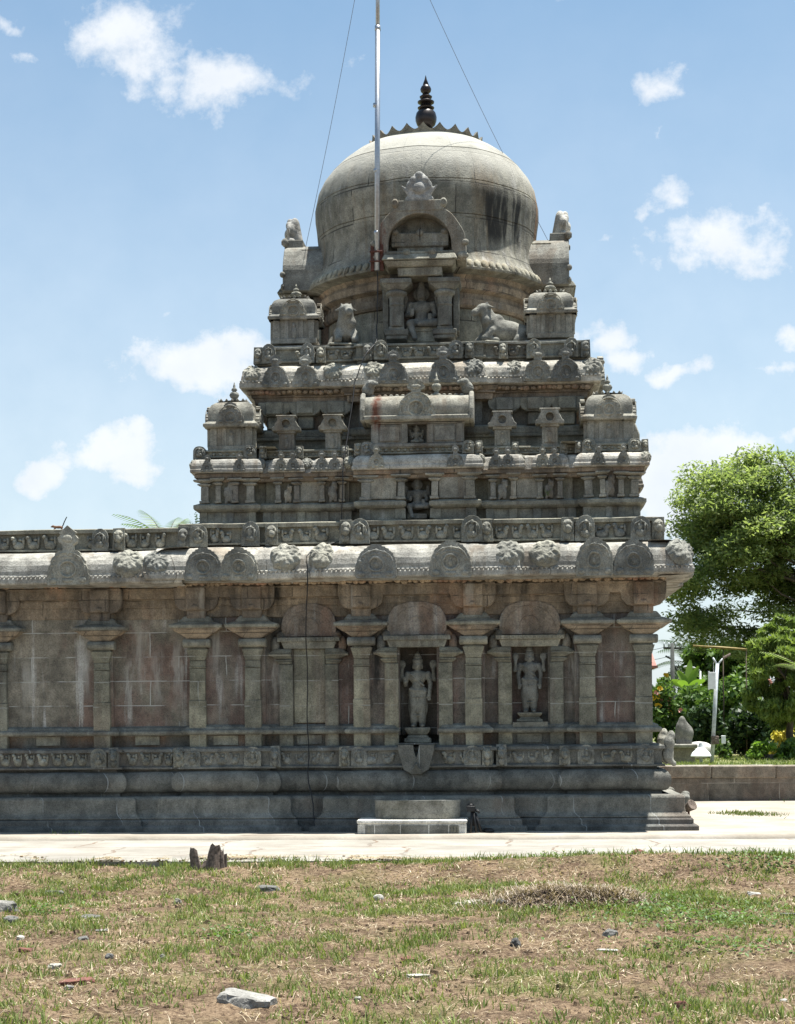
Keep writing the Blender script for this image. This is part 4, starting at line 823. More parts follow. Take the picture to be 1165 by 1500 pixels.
for px, y, s in ((369, .66, .85), (488, .66, .9), (546, .56, .85), (693, .57, .9), (752, .66, .75), (866, .66, .9)):
    if fo3 is None: o = fo3 = boss(.20, .20).build('foliage_boss', M['carved'], None, 0, 65); o.parent = tp; o.matrix_parent_inverse = wmat(tp).inverted()
    else: o = fo3.copy(); COL.objects.link(o); o.parent = tp; o.matrix_parent_inverse = fo3.matrix_parent_inverse.copy()
    o.location = (XA(px, y, 545), y+.10, 6.875); o.rotation_euler = (rad(-36), rad(random.uniform(-25, 25)), 0); o.scale = (s,)*3
P4 = sq_plan(2.42, [(.95, .09), (2.42, 0)])
mb = MB(); mb.sweep(P4, [(-.3, 7.0), (.0, 7.02), (.0, 7.06), (.055, 7.07), (.055, 7.10), (.02, 7.11), (.02, 7.27), (.055, 7.275), (.05, 7.31), (-.02, 7.325), (-.6, 7.33)], True, .14, .01)
for a, b, y in ((-1.9, -1.0, .93), (-.7, .7, .84), (1.1, 1.75, .93)):
    creatures(mb, a, b, y, 7.09, .17, .20, .04)
mb.build('neck_frieze', M['stone'], tp, .008)
u4 = [(XA(px, .9, 515), y, 7.05, 0, 1) for px, y in ((394, .93), (451, .93), (559, .84), (668, .84), (782, .93), (837, .93))]
place_row('neck_frieze_block', head_block('b', .22, .29, .10), M['carved'], u4, tp)
u5 = [(XA(px, .9, 515), y, 7.05, 0, .85) for px, y in ((378, .95), (470, .95), (541, .86), (688, .86), (738, .95), (859, .95))]
place_row('neck_frieze_beast', head_block('b', .17, .30, .11, False, 'carved', 1), M['carved'], u5, tp)

# ------------------------------------------------------------------ neck and dome
mb = MB(); mb.lathe([(1.86, 7.3), (1.86, 7.42), (1.72, 7.45), (1.68, 7.5), (1.68, 8.05), (1.6, 8.06)], 72, (0, CY), cap=False); mb.build('neck_drum', M['dome'], tp, 0, 30)
mb = MB(); mb.lathe([(1.6, 8.052), (1.72, 8.06), (1.75, 8.10), (1.75, 8.2), (1.70, 8.21), (1.70, 8.3), (1.80, 8.34), (1.82, 8.44), (1.78, 8.5), (1.86, 8.62), (1.4, 8.63)], 72, (0, CY), cap=False); mb.build('dome_neck', M['warm'], tp, 0, 30)
dp = [(1.80, 8.56), (2.02, 8.60), (2.03, 8.635), (2.0, 8.65), (1.945, 8.74), (1.915, 8.775), (1.895, 8.79), (1.85, 8.88), (1.80, 9.02), (1.788, 9.2), (1.795, 9.36), (1.812, 9.505), (1.794, 9.512), (1.814, 9.52), (1.83, 9.68), (1.853, 9.84), (1.853, 10.0), (1.845, 10.03), (1.828, 10.037), (1.843, 10.045), (1.80, 10.27), (1.72, 10.45), (1.61, 10.60), (1.595, 10.605), (1.60, 10.615), (1.44, 10.775), (1.24, 10.92), (1.05, 11.02), (.925, 11.045), (.92, 11.08), (.86, 11.09), (.86, 11.05), (.3, 11.2)]
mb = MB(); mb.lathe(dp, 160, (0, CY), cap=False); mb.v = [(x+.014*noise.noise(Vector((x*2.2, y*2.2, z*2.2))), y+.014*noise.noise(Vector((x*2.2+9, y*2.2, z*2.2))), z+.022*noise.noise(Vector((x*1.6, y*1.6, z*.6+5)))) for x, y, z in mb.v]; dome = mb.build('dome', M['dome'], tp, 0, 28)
mb = MB()
for i in range(96):                       # lotus petal rim
    a = 2*math.pi*i/96
    Mx = Matrix.Translation((0, CY, 0)) @ Matrix.Rotation(a, 4, 'Z') @ Matrix.Translation((0, -1.985, 8.70)) @ Matrix.Rotation(rad(-30), 4, 'X')
    mb.ell((0, .008, random.uniform(-.008, .008)), (.060*random.uniform(.9, 1.08), .028, .085), 7, 5, Mx)
setpar(mb.build('petal_rim', M['dome'], None), dome)
mb = MB(); n = 22*8; v = []; f = []
for i in range(n):
    a = 2*math.pi*i/n; q = (i % 8)/8; pk = abs(2*q-1)**1.7; h = .05+.105*pk
    for r, z in ((.90, 11.07), (.93+.02*pk, 11.07+h), (.90, 11.065+h*.96), (.81, 11.08)): v.append((r*math.sin(a), CY-r*math.cos(a), z))
for i in range(n):
    for j in range(4): i2 = (i+1) % n; j2 = (j+1) % 4; f.append((i*4+j, i2*4+j, i2*4+j2, i*4+j2))
mb.add(v, f); setpar(mb.build('lotus_crown', M['dark'], None, 0, 40), dome)
fp = [(.26, 11.14), (.24, 11.2), (.11, 11.24), (.10, 11.34), (.13, 11.37), (.10, 11.40), (.15, 11.44), (.175, 11.51), (.178, 11.57), (.16, 11.64), (.12, 11.69), (.10, 11.70), (.135, 11.715), (.14, 11.73), (.10, 11.75), (.09, 11.79), (.135, 11.81), (.14, 11.83), (.09, 11.86), (.085, 11.88), (.10, 11.895), (.105, 11.915), (.07, 11.94), (.05, 11.965), (.085, 12.0), (.092, 12.04), (.075, 12.08), (.045, 12.11), (.05, 12.12), (.02, 12.2), (.004, 12.27)]
mb = MB(); mb.lathe(fp, 28, (0, CY)); mb.v = [(x, y, z+.05) for x, y, z in mb.v]; setpar(mb.build('pot_finial', M['copper'], None, 0, 50), dome)

# --- gabled niches of the dome: arch, shelf, pillars; on all four sides
def arch_poly(cz, ro, ri, n=18, drop=.35, x=1.0):
    o = [(x*ro*math.cos(a), cz+ro*math.sin(a)*.98) for a in np.linspace(0, math.pi, n)]; i = [(x*ri*math.cos(a), cz+ri*math.sin(a)) for a in np.linspace(math.pi, 0, n)]
    return [(x*ro*1.02, cz-drop)]+o+[(-x*ro*1.02, cz-drop), (-x*ri, cz-drop)]+i+[(x*ri, cz-drop)]
def dome_niche(first_label=False):
    """origin on the tower axis at z=0; faces -y at a distance of 2.33"""
    D = -2.33; z0 = 8.88
    m = MB(); pl = arch_poly(z0, .70, .485, 22, .27)
    n = len(pl); k = n//2
    # ring built as quads so that the opening stays open
    o = [(.715, z0-.27)]+[(.70*math.cos(a)*(1+.012*math.sin(9*a)), z0+.62*math.sin(a)*(1+.012*math.sin(9*a))) for a in np.linspace(0, math.pi, 26)]+[(-.715, z0-.27)]
    i_ = [(.50, z0-.27)]+[(.485*math.cos(a), z0+.46*math.sin(a)) for a in np.linspace(0, math.pi, 26)]+[(-.50, z0-.27)]
    N = len(o); v = [(x, D, z) for x, z in o]+[(x, D, z) for x, z in i_]+[(x, D+.75, z) for x, z in o]+[(x, D+.30, z) for x, z in i_]; f = []
    for q in range(N-1): f += [(q, N+q, N+q+1, q+1), (q+1, 2*N+q+1, 2*N+q, q)[::-1] and (q, q+1, 2*N+q+1, 2*N+q), (N+q, 3*N+q, 3*N+q+1, N+q+1)]
    f += [(0, 2*N, 3*N, N), (N-1, 2*N-1, 4*N-1, 3*N-1)]
    m.add(v, f); m.box(-.36, .36, D-.012, D+.3, z0+.50, z0+.66); 
    for sx in (-1, 1): m.ell((sx*.37, D, z0+.615), (.06, .06, .075)); m.torus((sx*.37, D-.05, z0+.615), .035, .012, 10, 4); m.ell((sx*.70, D, z0+.0), (.06, .05, .05)); m.ell((sx*.66, D, z0-.2), (.10, .04, .06))
    root = m.build('dome_gable', M['shrine'], None, .01)
    b = MB(); b.box(-.5, .5, D+.28, D+.6, z0-.3, z0+.47); b.box(-.44, .44, D+.10, D+.29, z0-.02, z0+.19); 
    for sx in (-1, 1): b.ell((sx*.38, D+.12, z0+.20), (.07, .05, .05))
    b.ell((0, D+.11, z0+.19), (.07, .04, .06)); b.box(-.36, .36, D+.14, D+.3, z0-.12, z0-.01); o_ = b.build('gable_panel', M['dome'], None, .01); o_.parent = root
    s_ = MB(); s_.box(-.52, .52, D-.03, D+.4, z0-.17, z0-.12); s_.frus((-.58, .58, D-.12, D+.4), (-.54, .54, D-.06, D+.4), z0-.27, z0-.17); s_.frus((-.50, .50, D-.03, D+.4), (-.56, .56, D-.09, D+.4), z0-.36, z0-.275); s_.box(-.34, .34, D+.0, D+.4, z0-.5, z0-.36)
    for sx in (-.2, .2): s_.ell((sx, D-.05, z0-.15), (.07, .04, .06))
    o_ = s_.build('gable_shelf', M['stone'], None, .01); o_.parent = root
    for sx in (-1, 1):
        p = MB(); p.box(-.16, .16, -.10, .45, 0, .06); p.box(-.18, .18, -.12, .45, .06, .14, .006); p.box(-.12, .12, -.06, .45, .14, .2)
        p.lathe([(.115, .2), (.11, .52), (.13, .53), (.11, .55), (.12, .66), (.16, .69), (.17, .72), (.15, .75), (.12, .76)], 14, (0, .02)); p.frus((-.13, .13, -.10, .45), (-.235, .235, -.16, .45), .75, .84); p.box(-.245, .245, -.17, .45, .84, .915)
        p.box((.13 if sx > 0 else -.22), (.22 if sx > 0 else -.13), .08, .45, .14, .80)
        o_ = p.build('gable_pillar', M['stone'], None, .008, 40); o_.parent = root; o_.location = (sx*.37, D+.16, 7.40+.04)
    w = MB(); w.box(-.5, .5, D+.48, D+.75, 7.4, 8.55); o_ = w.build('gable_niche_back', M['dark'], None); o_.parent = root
    li = sdf([('e', (0, D+.06, z0+.86), (.17, .13, .15)), ('e', (0, D-.06, z0+.82), (.10, .08, .08)), ('e', (-.09, D-.03, z0+.93), (.06, .06, .06)), ('e', (.09, D-.03, z0+.93), (.06, .06, .06)), ('e', (0, D, z0+1.0), (.07, .08, .06)), ('c', (-.12, D, z0+.74), (-.27, D, z0+.86), .05, .015), ('c', (.12, D, z0+.74), (.27, D, z0+.86), .05, .015), ('e', (0, D+.05, z0+.69), (.22, .12, .07)), ('e', (-.13, D, z0+.86), (.07, .07, .08)), ('e', (.13, D, z0+.86), (.07, .07, .08)),
             ('c', (0, D+.12, z0+.95), (0, D+.2, z0+.70), .12, .12)], .018, .02)
    li.v = [(x, D+.04+(y-D)*.68, z0+.62+(z-z0-.62)*1.12) for x, y, z in li.v]
    o_ = li.build('crest_beast', M['pale'], None); o_.parent = root
    root.parent = tp; root.matrix_parent_inverse = Matrix.Translation((0, -CY, 0)); return root
dn = dome_niche(); dn.location = (0, CY, 0)
for k in (1, 2, 3): c = copy_tree(dn, tp); c.location = (0, CY, 0); c.rotation_euler = (0, 0, k*math.pi/2)
# ------------------------------------------------------------------ statues
def deity(H=1.0, arms4=True, raised=True, fingers=True):
    """standing stone figure facing -y, feet at z=0, height H with its tall crown; returns prims"""
    P = []; e = lambda c, r, *a: P.append(('e', tuple(x*H for x in c), tuple(x*H for x in r), *a)); c = lambda a, b, ra, rb, *k: P.append(('c', tuple(x*H for x in a), tuple(x*H for x in b), ra*H, rb*H, *k))
    for s in (-1, 1):
        c((s*.055, 0, .10), (s*.05, -.02, .30), .052, .06); c((s*.05, -.02, .30), (s*.05, 0, .47), .06, .075); e((s*.06, -.05, .025), (.035, .075, .025)); c((s*.055, 0, .03), (s*.055, 0, .12), .04, .05)
    e((0, 0, .47), (.12, .085, .075)); c((0, 0, .50), (0, 0, .57), .085, .075); e((0, -.005, .66), (.115, .075, .09)); e((0, 0, .70), (.135, .06, .045))
    c((0, 0, .72), (0, -.005, .78), .04, .036); e((0, -.01, .815), (.055, .06, .065)); e((0, -.07, .812), (.011, .014, .02)); e((0, -.066, .782), (.022, .01, .007)); e((-.022, -.062, .825), (.012, .008, .007)); e((.022, -.062, .825), (.012, .008, .007))
    for s in (-1, 1): e((s*.058, 0, .80), (.014, .02, .038))
    c((0, 0, .86), (0, .0, .94), .062, .042); c((0, 0, .94), (0, 0, .99), .035, .012); e((0, 0, .865), (.066, .066, .012))
    for s in (-1, 1):
        hand = (s*.165, -.075, .60) if (s < 0 and raised) else (s*.15, -.05, .41)
        c((s*.135, 0, .70), (s*.165, .0, .565), .038, .03); c((s*.165, 0, .565), hand, .03, .022)
        e(hand, (.024, .016, .03))
        if fingers:
            up = 1 if (s < 0 and raised) else -1
            for k in range(4): c((hand[0]+(k-1.5)*.011, hand[1]-.004, hand[2]+up*.025), (hand[0]+(k-1.5)*.013, hand[1]-.012, hand[2]+up*(.052+.006*(k in (1, 2)))), .008, .006, .004)
            c((hand[0]-s*.02, hand[1]-.008, hand[2]), (hand[0]-s*.034, hand[1]-.014, hand[2]+up*.022), .008, .007, .004)
        if arms4:
            c((s*.14, .02, .69), (s*.215, .02, .63), .036, .028); c((s*.215, .02, .63), (s*.205, -.01, .745), .028, .022); e((s*.205, -.01, .775), (.026, .02, .03)); e((s*.205, -.0, .83), (.05, .022, .055))
    c((-.10, -.06, .50), (.10, -.06, .47), .018, .018); c((0, -.07, .47), (0, -.06, .20), .02, .014); c((-.09, -.065, .70), (.08, -.075, .55), .012, .012)
    ring = lambda cx, cy, cz, rx, ry, n, q, tilt=0.0: [e((cx+rx*math.sin(2*math.pi*i/n), cy-ry*math.cos(2*math.pi*i/n), cz-tilt*max(0, math.cos(2*math.pi*i/n))), (q, q, q)) for i in range(n)]
    ring(0, -.005, .715, .075, .062, 16, .011, .035); ring(0, -.005, .70, .098, .066, 20, .010, .075); ring(0, -.002, .50, .112, .086, 22, .013, .015); ring(0, -.005, .43, .118, .088, 22, .010, .03); ring(0, 0, .885, .060, .060, 14, .011); ring(0, 0, .925, .049, .049, 12, .010); ring(0, 0, .958, .037, .037, 10, .008)
    for s in (-1, 1): ring(s*.152, 0, .635, .040, .038, 9, .008); ring(s*.055, 0, .085, .042, .042, 9, .008)
    for q_ in (.16, .22, .28, .34): e((0, -.055, q_), (.075, .022, .007))
    e((0, -.06, .44), (.09, .02, .03)); e((.1, .0, .28), (.03, .03, .12)); e((-.1, 0, .28), (.03, .03, .12))
    return P
def statue(name, prims, h, loc, label, cat='statue', mat='carved', grp=None, k=.02, ped=None):
    mb = sdf(prims, h, k)
    r = empty(name, loc, label, cat, grp)
    o = mb.build('figure', M[mat], None); o.parent = r
    if ped: p = ped.build('pedestal', M['stone'], None, .008); p.parent = r
    return r
def lotus_ped(w, d, z0, z1):
    m = MB(); h = z1-z0; m.box(-w, w, -d, d*.9, z0, z0+h*.3); m.frus((-w*.85, w*.85, -d*.85, d*.8), (-w*.7, w*.7, -d*.7, d*.7), z0+h*.3, z0+h*.5); m.frus((-w*.7, w*.7, -d*.7, d*.7), (-w*.95, w*.95, -d*.95, d*.85), z0+h*.5, z0+h*.8); m.box(-w*.95, w*.95, -d*.95, d*.85, z0+h*.8, z0+h-.004); return m
def lift(P, dz, H=1): return [(p[0], (p[1][0], p[1][1], p[1][2]+dz), (p[2][0], p[2][1], p[2][2]+dz), *p[3:]) if p[0] == 'c' else (p[0], (p[1][0], p[1][1], p[1][2]+dz), *p[2:]) for p in P]
M['statue'] = stone('statue_granite', (.115, .115, .098), (.21, .21, .185), black=.35, white=.15, carve=.12)
sx_ = XA(612, .12, 1000)
statue('niche_statue', lift(deity(1.13), .22), .008, (sx_, .17, 1.262), 'taller stone statue of a crowned four-armed figure in the middle niche above the water spout', mat='statue', k=.014, ped=lotus_ped(.20, .17, 0, .23))
statue('niche_statue', lift(deity(1.0, True, False), .13), .008, (XA(776, .18, 1000), .2, 1.558), 'stone statue of a crowned four-armed figure in the right-hand wall niche on a small plinth', mat='statue', k=.014, ped=lotus_ped(.19, .14, 0, .14))
def seated(H=1.0, dangling=True):
    P = []; e = lambda c, r, *a: P.append(('e', tuple(x*H for x in c), tuple(x*H for x in r), *a)); c = lambda a, b, ra, rb: P.append(('c', tuple(x*H for x in a), tuple(x*H for x in b), ra*H, rb*H))
    e((0, 0, .30), (.17, .13, .09)); c((0, 0, .33), (0, 0, .45), .11, .10); e((0, -.01, .55), (.16, .10, .11)); e((0, 0, .61), (.185, .08, .05)); c((0, 0, .63), (0, 0, .70), .05, .045); e((0, -.015, .745), (.075, .08, .085))
    e((0, -.095, .74), (.015, .018, .024)); e((-.028, -.085, .76), (.016, .01, .009)); e((.028, -.085, .76), (.016, .01, .009)); e((0, -.09, .70), (.028, .012, .009)); c((0, 0, .80), (0, 0, .93), .085, .05); c((0, 0, .93), (0, 0, 1.0), .045, .012); e((0, .02, .78), (.13, .04, .12))
    for s in (-1, 1):
        c((s*.18, 0, .61), (s*.22, -.02, .44), .05, .04); c((s*.22, -.02, .44), (s*.15, -.13, .36 if s > 0 else .42), .04, .03); e((s*.14, -.15, .37 if s > 0 else .44), (.035, .025, .04))
        for k in range(4): c((s*.14+(k-1.5)*.016, -.155, .40 if s > 0 else .47), (s*.14+(k-1.5)*.018, -.165, .43 if s > 0 else .51), .011, .008)
        c((s*.19, .03, .60), (s*.27, .03, .54), .045, .035); c((s*.27, .03, .54), (s*.25, .0, .68), .035, .03); e((s*.25, .0, .72), (.045, .03, .05))
    c((.10, -.06, .30), (.24, -.14, .29), .075, .065); c((.24, -.14, .29), (-.02, -.18, .27), .06, .045); c((-.10, -.06, .30), (-.17, -.17, .28), .075, .06)
    c((-.17, -.17, .28), (-.10 if dangling else .05, -.20, .04 if dangling else .27), .055, .04); 
    if dangling: e((-.09, -.24, .025), (.04, .075, .025))
    return P
b = MB(); b.box(-.22, .25, -.10, .16, -.0, .20); b.box(-.23, .26, -.12, .16, .16, .235)
statue('dome_statue', seated(.98), .012, (XA(617, 1.3, 460)+.0, 1.42, 7.43), 'seated stone deity with one leg hanging down in the arched niche below the dome', mat='statue', ped=b)
b = MB(); b.box(-.15, .15, -.08, .12, -.0, .08)
statue('upper_niche_statue', seated(.66, True), .010, (XA(611, .15, 730), .20, 4.56), 'seated stone deity in the second-storey central niche, directly under the barrel-roofed shrine', mat='statue', ped=b)
statue('shrine_statue', seated(.38, False), .009, (XA(610, .15, 640), .20, 5.60), 'smallest seated stone figure, in the little opening of the barrel-roofed shrine', mat='statue', k=.012)
# water spout below the middle niche
m = MB(); pl = [(-.26, 1.24), (-.26, 1.16), (-.18, .88), (-.07, .82), (.07, .82), (.18, .88), (.26, 1.16), (.26, 1.24), (.045, 1.24), (.03, 1.14), (0, 1.05), (-.03, 1.14), (-.045, 1.24)]
m.prism(pl, -.42, -.0, T(sx_, 0, 0)); m.add([(sx_-.1, -.422, .84), (sx_+.1, -.422, .84), (sx_, -.47, .96), (sx_, -.425, 1.0)], [(0, 1, 2), (1, 3, 2), (3, 0, 2)]); m.box(sx_-.27, sx_+.27, -.36, 0, 1.24, 1.256)
m.build('water_spout', M['base'], TEMPLE, .02)

# bulls on the top terrace
def bull():
    P = []; e = lambda c, r, *a: P.append(('e', c, r, *a)); c = lambda a, b, ra, rb, *k: P.append(('c', a, b, ra, rb, *k))
    e((.02, 0, .20), (.36, .19, .19)); e((.30, 0, .17), (.16, .20, .17)); e((-.12, 0, .38), (.12, .10, .10)); c((-.18, 0, .25), (-.30, 0, .46), .16, .115); c((-.30, 0, .46), (-.33, -.0, .52), .11, .10); e((-.35, -.01, .545), (.10, .088, .082)); c((-.40, -.02, .53), (-.50, -.03, .47), .07, .055); e((-.515, -.03, .465), (.035, .052, .045))
    for s in (-1, 1):
        c((-.31, s*.06, .60), (-.31, s*.075, .635), .026, .014); c((-.29, s*.08, .565), (-.25, s*.16, .545), .03, .014); e((-.40, s*.068, .555), (.018, .014, .016)); e((-.53, s*.025-.03, .485), (.010, .012, .009), 0)
        c((-.26, s*.12, .18), (-.38, s*.13, .06), .07, .05); c((-.38, s*.13, .06), (-.20, s*.15, .04), .045, .04); e((-.18, s*.15, .04), (.05, .035, .035))
        c((.28, s*.14, .17), (.16, s*.21, .07), .10, .06); c((.16, s*.21, .07), (.34, s*.22, .045), .05, .04); e((.12, s*.21, .04), (.05, .04, .035))
    c((.44, 0, .22), (.46, .04, .06), .03, .022); c((.46, .04, .06), (.30, .24, .05), .022, .03); c((-.30, -.06, .34), (-.22, .0, .18), .10, .05)
    return P
bp = sdf(bull(), .014, .03)
def bull_at(loc, rz, label, sc=1.0):
    r = empty('bull_statue', loc, label, 'statue', 'stone bulls on the top terrace', rz); m = MB(); m.box(-.42, .46, -.26, .27, -.0, .04); o = bp.build('figure', M['statue'], None); o.parent = r; o.location = (0, 0, .03); p = m.build('pedestal', M['stone'], None, .01); p.parent = r; r.scale = (sc,)*3
bull_at((XA(505, 1.35, 480), 1.36, 7.33), rad(100), 'reclining stone bull seen from the front, left of the dome niche', .98)
bull_at((XA(738, 1.3, 480), 1.36, 7.33), rad(24), 'reclining stone bull turned to the left, right of the dome niche', .98)

# ------------------------------------------------------------------ pole, wires, cable
Yp = 1.02
pole = empty('lightning_pole', tuple(at(552.5, 398, Yp)), 'tall straight galvanised metal pole clamped in front of the dome', 'pole')
b0, b1 = at(552.5, 396, Yp), at(553.5, -60, Yp); bm_ = at(553.5, 40, Yp)
m = MB(); m.tube([(b0.x, Yp, b0.z), (bm_.x, Yp, bm_.z)], .040, 14); m.tube([(bm_.x, Yp, bm_.z), (b1.x, Yp, b1.z)], .031, 14); m.tube([(bm_.x, Yp, bm_.z-.05), (bm_.x, Yp, bm_.z+.02)], .045, 14)
for z in (.55, 1.5, 2.5): m.tube([(b0.x, Yp, b0.z+z), (b0.x, Yp, b0.z+z+.05)], .0415, 14)
setpar(m.build('pole_tube', M['steel'], None), pole)
m = MB(); z0 = b0.z
for s in (-1, 1): m.box(b0.x+s*.07-.028, b0.x+s*.07+.028, Yp+.0, Yp+.05, z0+.0, z0+.40)
m.box(b0.x-.05, b0.x+.05, Yp+.035, Yp+.09, z0+.02, z0+.38)
for z in (.13, .28): m.box(b0.x-.11, b0.x+.11, Yp-.046, Yp-.036, z0+z-.014, z0+z+.014); m.tube([(b0.x-.07, Yp-.06, z0+z), (b0.x-.07, Yp+.02, z0+z)], .012, 6); m.tube([(b0.x+.07, Yp-.06, z0+z), (b0.x+.07, Yp+.02, z0+z)], .012, 6)
m.box(b0.x-.06, b0.x+.06, Yp+.08, Yp+.35, z0+.1, z0+.2)
setpar(m.build('clamp', M['rustiron'], None, .004), pole)
m = MB(); top = at(553, -130, Yp)
for nm, end, lab in (('guy_wire', at(448, 362, 3.38), 'thin wire from the metal pole down to the left side gable of the dome'), ('guy_wire', at(806, 358, 3.38), 'thin wire from the metal pole down to the right side gable of the dome')):
    st = at(527 if 'left' in lab else 612, -40, 1.3 if True else 0); m = MB(); d = end-st
    m.tube([st+d*t-Vector((0, 0, .10*math.sin(math.pi*t))) for t in np.linspace(0, 1, 14)], .0042, 5); tag(m.build(nm, M['wire']), lab, 'wire', 'guy wires of the pole')
cb = [at(553, 398, 1.0), at(553, 470, 1.02), at(552, 500, .80), at(535, 520, .60), at(520, 560, .50), at(509, 640, .2), at(503, 690, -.02), at(500, 760, -.03), at(498, 775, -.22), at(497, 793, -.18), at(476, 799, -.32), at(458, 805, -.50), at(450, 815, -.66), at(450, 850, -.67), at(449, 930, -.40), at(450, 1000, -.14), at(451, 1060, -.16), at(452, 1100, -.20), at(452, 1140, -.30), at(457, 1170, -.42), at(461, 1200, -.58), at(461, 1219, -.66)]
m = MB(); pp = []
for i in range(len(cb)-1):
    for t in np.linspace(0, 1, 5)[:-1]: pp.append(cb[i].lerp(cb[i+1], t)+Vector((.008*math.sin(i*3+t*5), 0, 0)))
m.tube(pp+[cb[-1]], .0085, 6); tag(m.build('cable', M['black']), 'black earthing cable hanging down the temple front left of the middle bay', 'cable')

# ------------------------------------------------------------------ basin, block, lamps at the foot of the wall
bc = XA(610, -1.15, 1200)
pb = empty('stone_platform', (bc, -.9, 0), 'low white cut-stone block carrying the round basin at the foot of the wall', 'platform')
m = MB(); yf, yb = -1.12, -.46; x0, x1 = XA(524, yf, 1205), XA(683, yf, 1205)
m.box(x0, x1, yf, yb, -.01, .145, .003); m.box(x0-.012, x1+.012, yf-.015, yb, .145, .20, .004)
setpar(m.build('block', M['white'], None, .012), pb)
m = MB(); xs = np.linspace(x0+.10, x1-.10, 6); xs = [x0+.10, x0+.24, x0+.60, x0+1.0, x0+1.28, x1-.10]
for a, b in zip(xs[:-1], xs[1:]): m.box(a+.006, b-.006, yf-.006, yf+.05, -.01, .125, .003)
setpar(m.build('tile_panel', M['speckle'], None, .004), pb)
m = MB()
for x in (x0+.16, x1-.20, x1-.155, x1-.115): m.box(x-.012, x+.012, yf-.012, yf, .02, .105, .003)
setpar(m.build('carved_mark', M['stone'], None), pb)
m = MB(); m.lathe([(.59, .203), (.605, .22), (.61, .30), (.605, .42), (.615, .435), (.612, .465), (.545, .467), (.53, .42), (.51, .30), (.01, .29)], 48, (bc, -.80), cap=False)
m.v = [(bc+(x-bc), -.80+(y+.80)*.44, z) for x, y, z in m.v]; tag(m.build('stone_basin', M['speckle'], None, 0, 40), 'shallow round granite water basin standing on the white block below the spout', 'basin')
fl = at(692, 1218, -.95); r = empty('floodlight', (fl.x, -.95, .0), 'small black floodlight on a folded stand beside the white block', 'floodlight')
m = MB(); m.tube([(.02, 0, .33), (.06, -.05, .0)], .02, 8); m.tube([(-.0, 0, .33), (-.02, -.08, .0)], .018, 8); m.tube([(.04, 0, .28), (.13, .02, .0)], .022, 8); m.tube([(.0, .02, .36), (.02, 0, .1)], .03, 8); o = m.build('stand', M['black'], None); o.parent = r
m = MB(); m.box(-.075, .045, -.05, .05, .30, .385); m.ell((-.02, 0, .39), (.05, .05, .03)); m.tube([(.03, 0, .33), (.09, -.02, .305), (.10, -.02, .28)], .022, 8); o = m.build('lamp_head', M['black'], None, .01); o.parent = r
m = MB(); q = at(716, 1219, -.85); m.lathe([(.001, .0), (.08, 0), (.085, .03), (.05, .06), (.001, .065)], 14, (q.x, -.85)); tag(m.build('ground_light', M['black']), 'tiny black domed light on the ground at the wall foot, right of the floodlight', 'light')
q = at(1008, 1188, -.2); r = empty('spotlight', (q.x+.08, .5, 0.0), 'small brown spotlight on a bracket beside the right corner of the plinth', 'spotlight')
m = MB(); m.tube([(0, 0, 0), (.0, 0, .22)], .018, 8); o = m.build('bracket', M['rustiron'], None); o.parent = r
m = MB(); m.lathe([(.002, -.07), (.045, -.065), (.065, 0), (.085, .09), (.075, .095), (.002, .07)], 14); o = m.build('lamp_head', M['deadwood'], None, 0, 40); o.parent = r; o.location = (0, 0, .27); o.rotation_euler = (rad(60), 0, rad(40))

# squirrel on the hall parapet
sq = at(86, 773, HY-.05); sp = [('e', (-.005, 0, .042), (.062, .021, .022)), ('c', (-.055, 0, .045), (-.085, 0, .052), .019, .017), ('e', (-.098, 0, .053), (.021, .015, .015)), ('c', (-.11, 0, .050), (-.122, 0, .045), .010, .006), ('c', (-.05, .012, .035), (-.078, .014, .006), .009, .006), ('c', (-.05, -.012, .035), (-.082, -.014, .004), .009, .006), ('c', (.042, .014, .036), (.03, .018, .015), .014, .008), ('c', (.03, .018, .015), (.055, .018, .004), .008, .006), ('c', (.042, -.014, .036), (.04, -.018, .015), .014, .008), ('c', (.04, -.018, .015), (.065, -.018, .004), .008, .006), ('c', (-.092, .009, .064), (-.089, .011, .073), .006, .003), ('c', (-.092, -.009, .064), (-.089, -.011, .073), .006, .003)]
r = empty('squirrel', (sq.x, HY-.02, 4.465), 'small brown striped squirrel with raised bushy tail on the hall parapet', 'squirrel'); o = sdf(sp, .0045, .008).build('body', M['fur'], None); o.parent = r
m = MB(); m.tube([(.045, 0, .045), (.06, 0, .07), (.08, 0, .12), (.105, 0, .17), (.118, 0, .195)], .009, 8, .007); o = m.build('tail', M['tail'], None); o.parent = r

# ------------------------------------------------------------------ stones, stump, debris on the grass
def rock(name, px, py, w, h, d, mat, label, cat='stone', sink=.3, flat=False, seed=0, rz=0.0, grp=None):
    p = G(px, py); mb = bmesh.new(); bmesh.ops.create_icosphere(mb, subdivisions=3, radius=1)
    for v in mb.verts:
        q = v.co.copy(); n1 = noise.noise(q*1.1+Vector((seed*7.3, 1, 2))); n2 = noise.noise(q*3.1+Vector((seed*3.1, 5, 2))); k = 1+.38*n1+.12*n2
        q = Vector([math.copysign(abs(c)**(.6 if flat else .8), c) for c in q])*k
        if flat: q.z = max(-.75, min(.6+.12*n2, q.z))
        v.co = Vector((q.x*w/2, q.y*d/2, q.z*h/2))
    me = bpy.data.meshes.new(name); mb.to_mesh(me); mb.free(); me.materials.append(M[mat]); o = bpy.data.objects.new(name, me); COL.objects.link(o)
    o.location = (p.x, p.y, p.z+h/2*(1-sink*1.6)); o.rotation_euler = (random.uniform(-.1, .1), random.uniform(-.12, .12), rz); return tag(o, label, cat, grp)
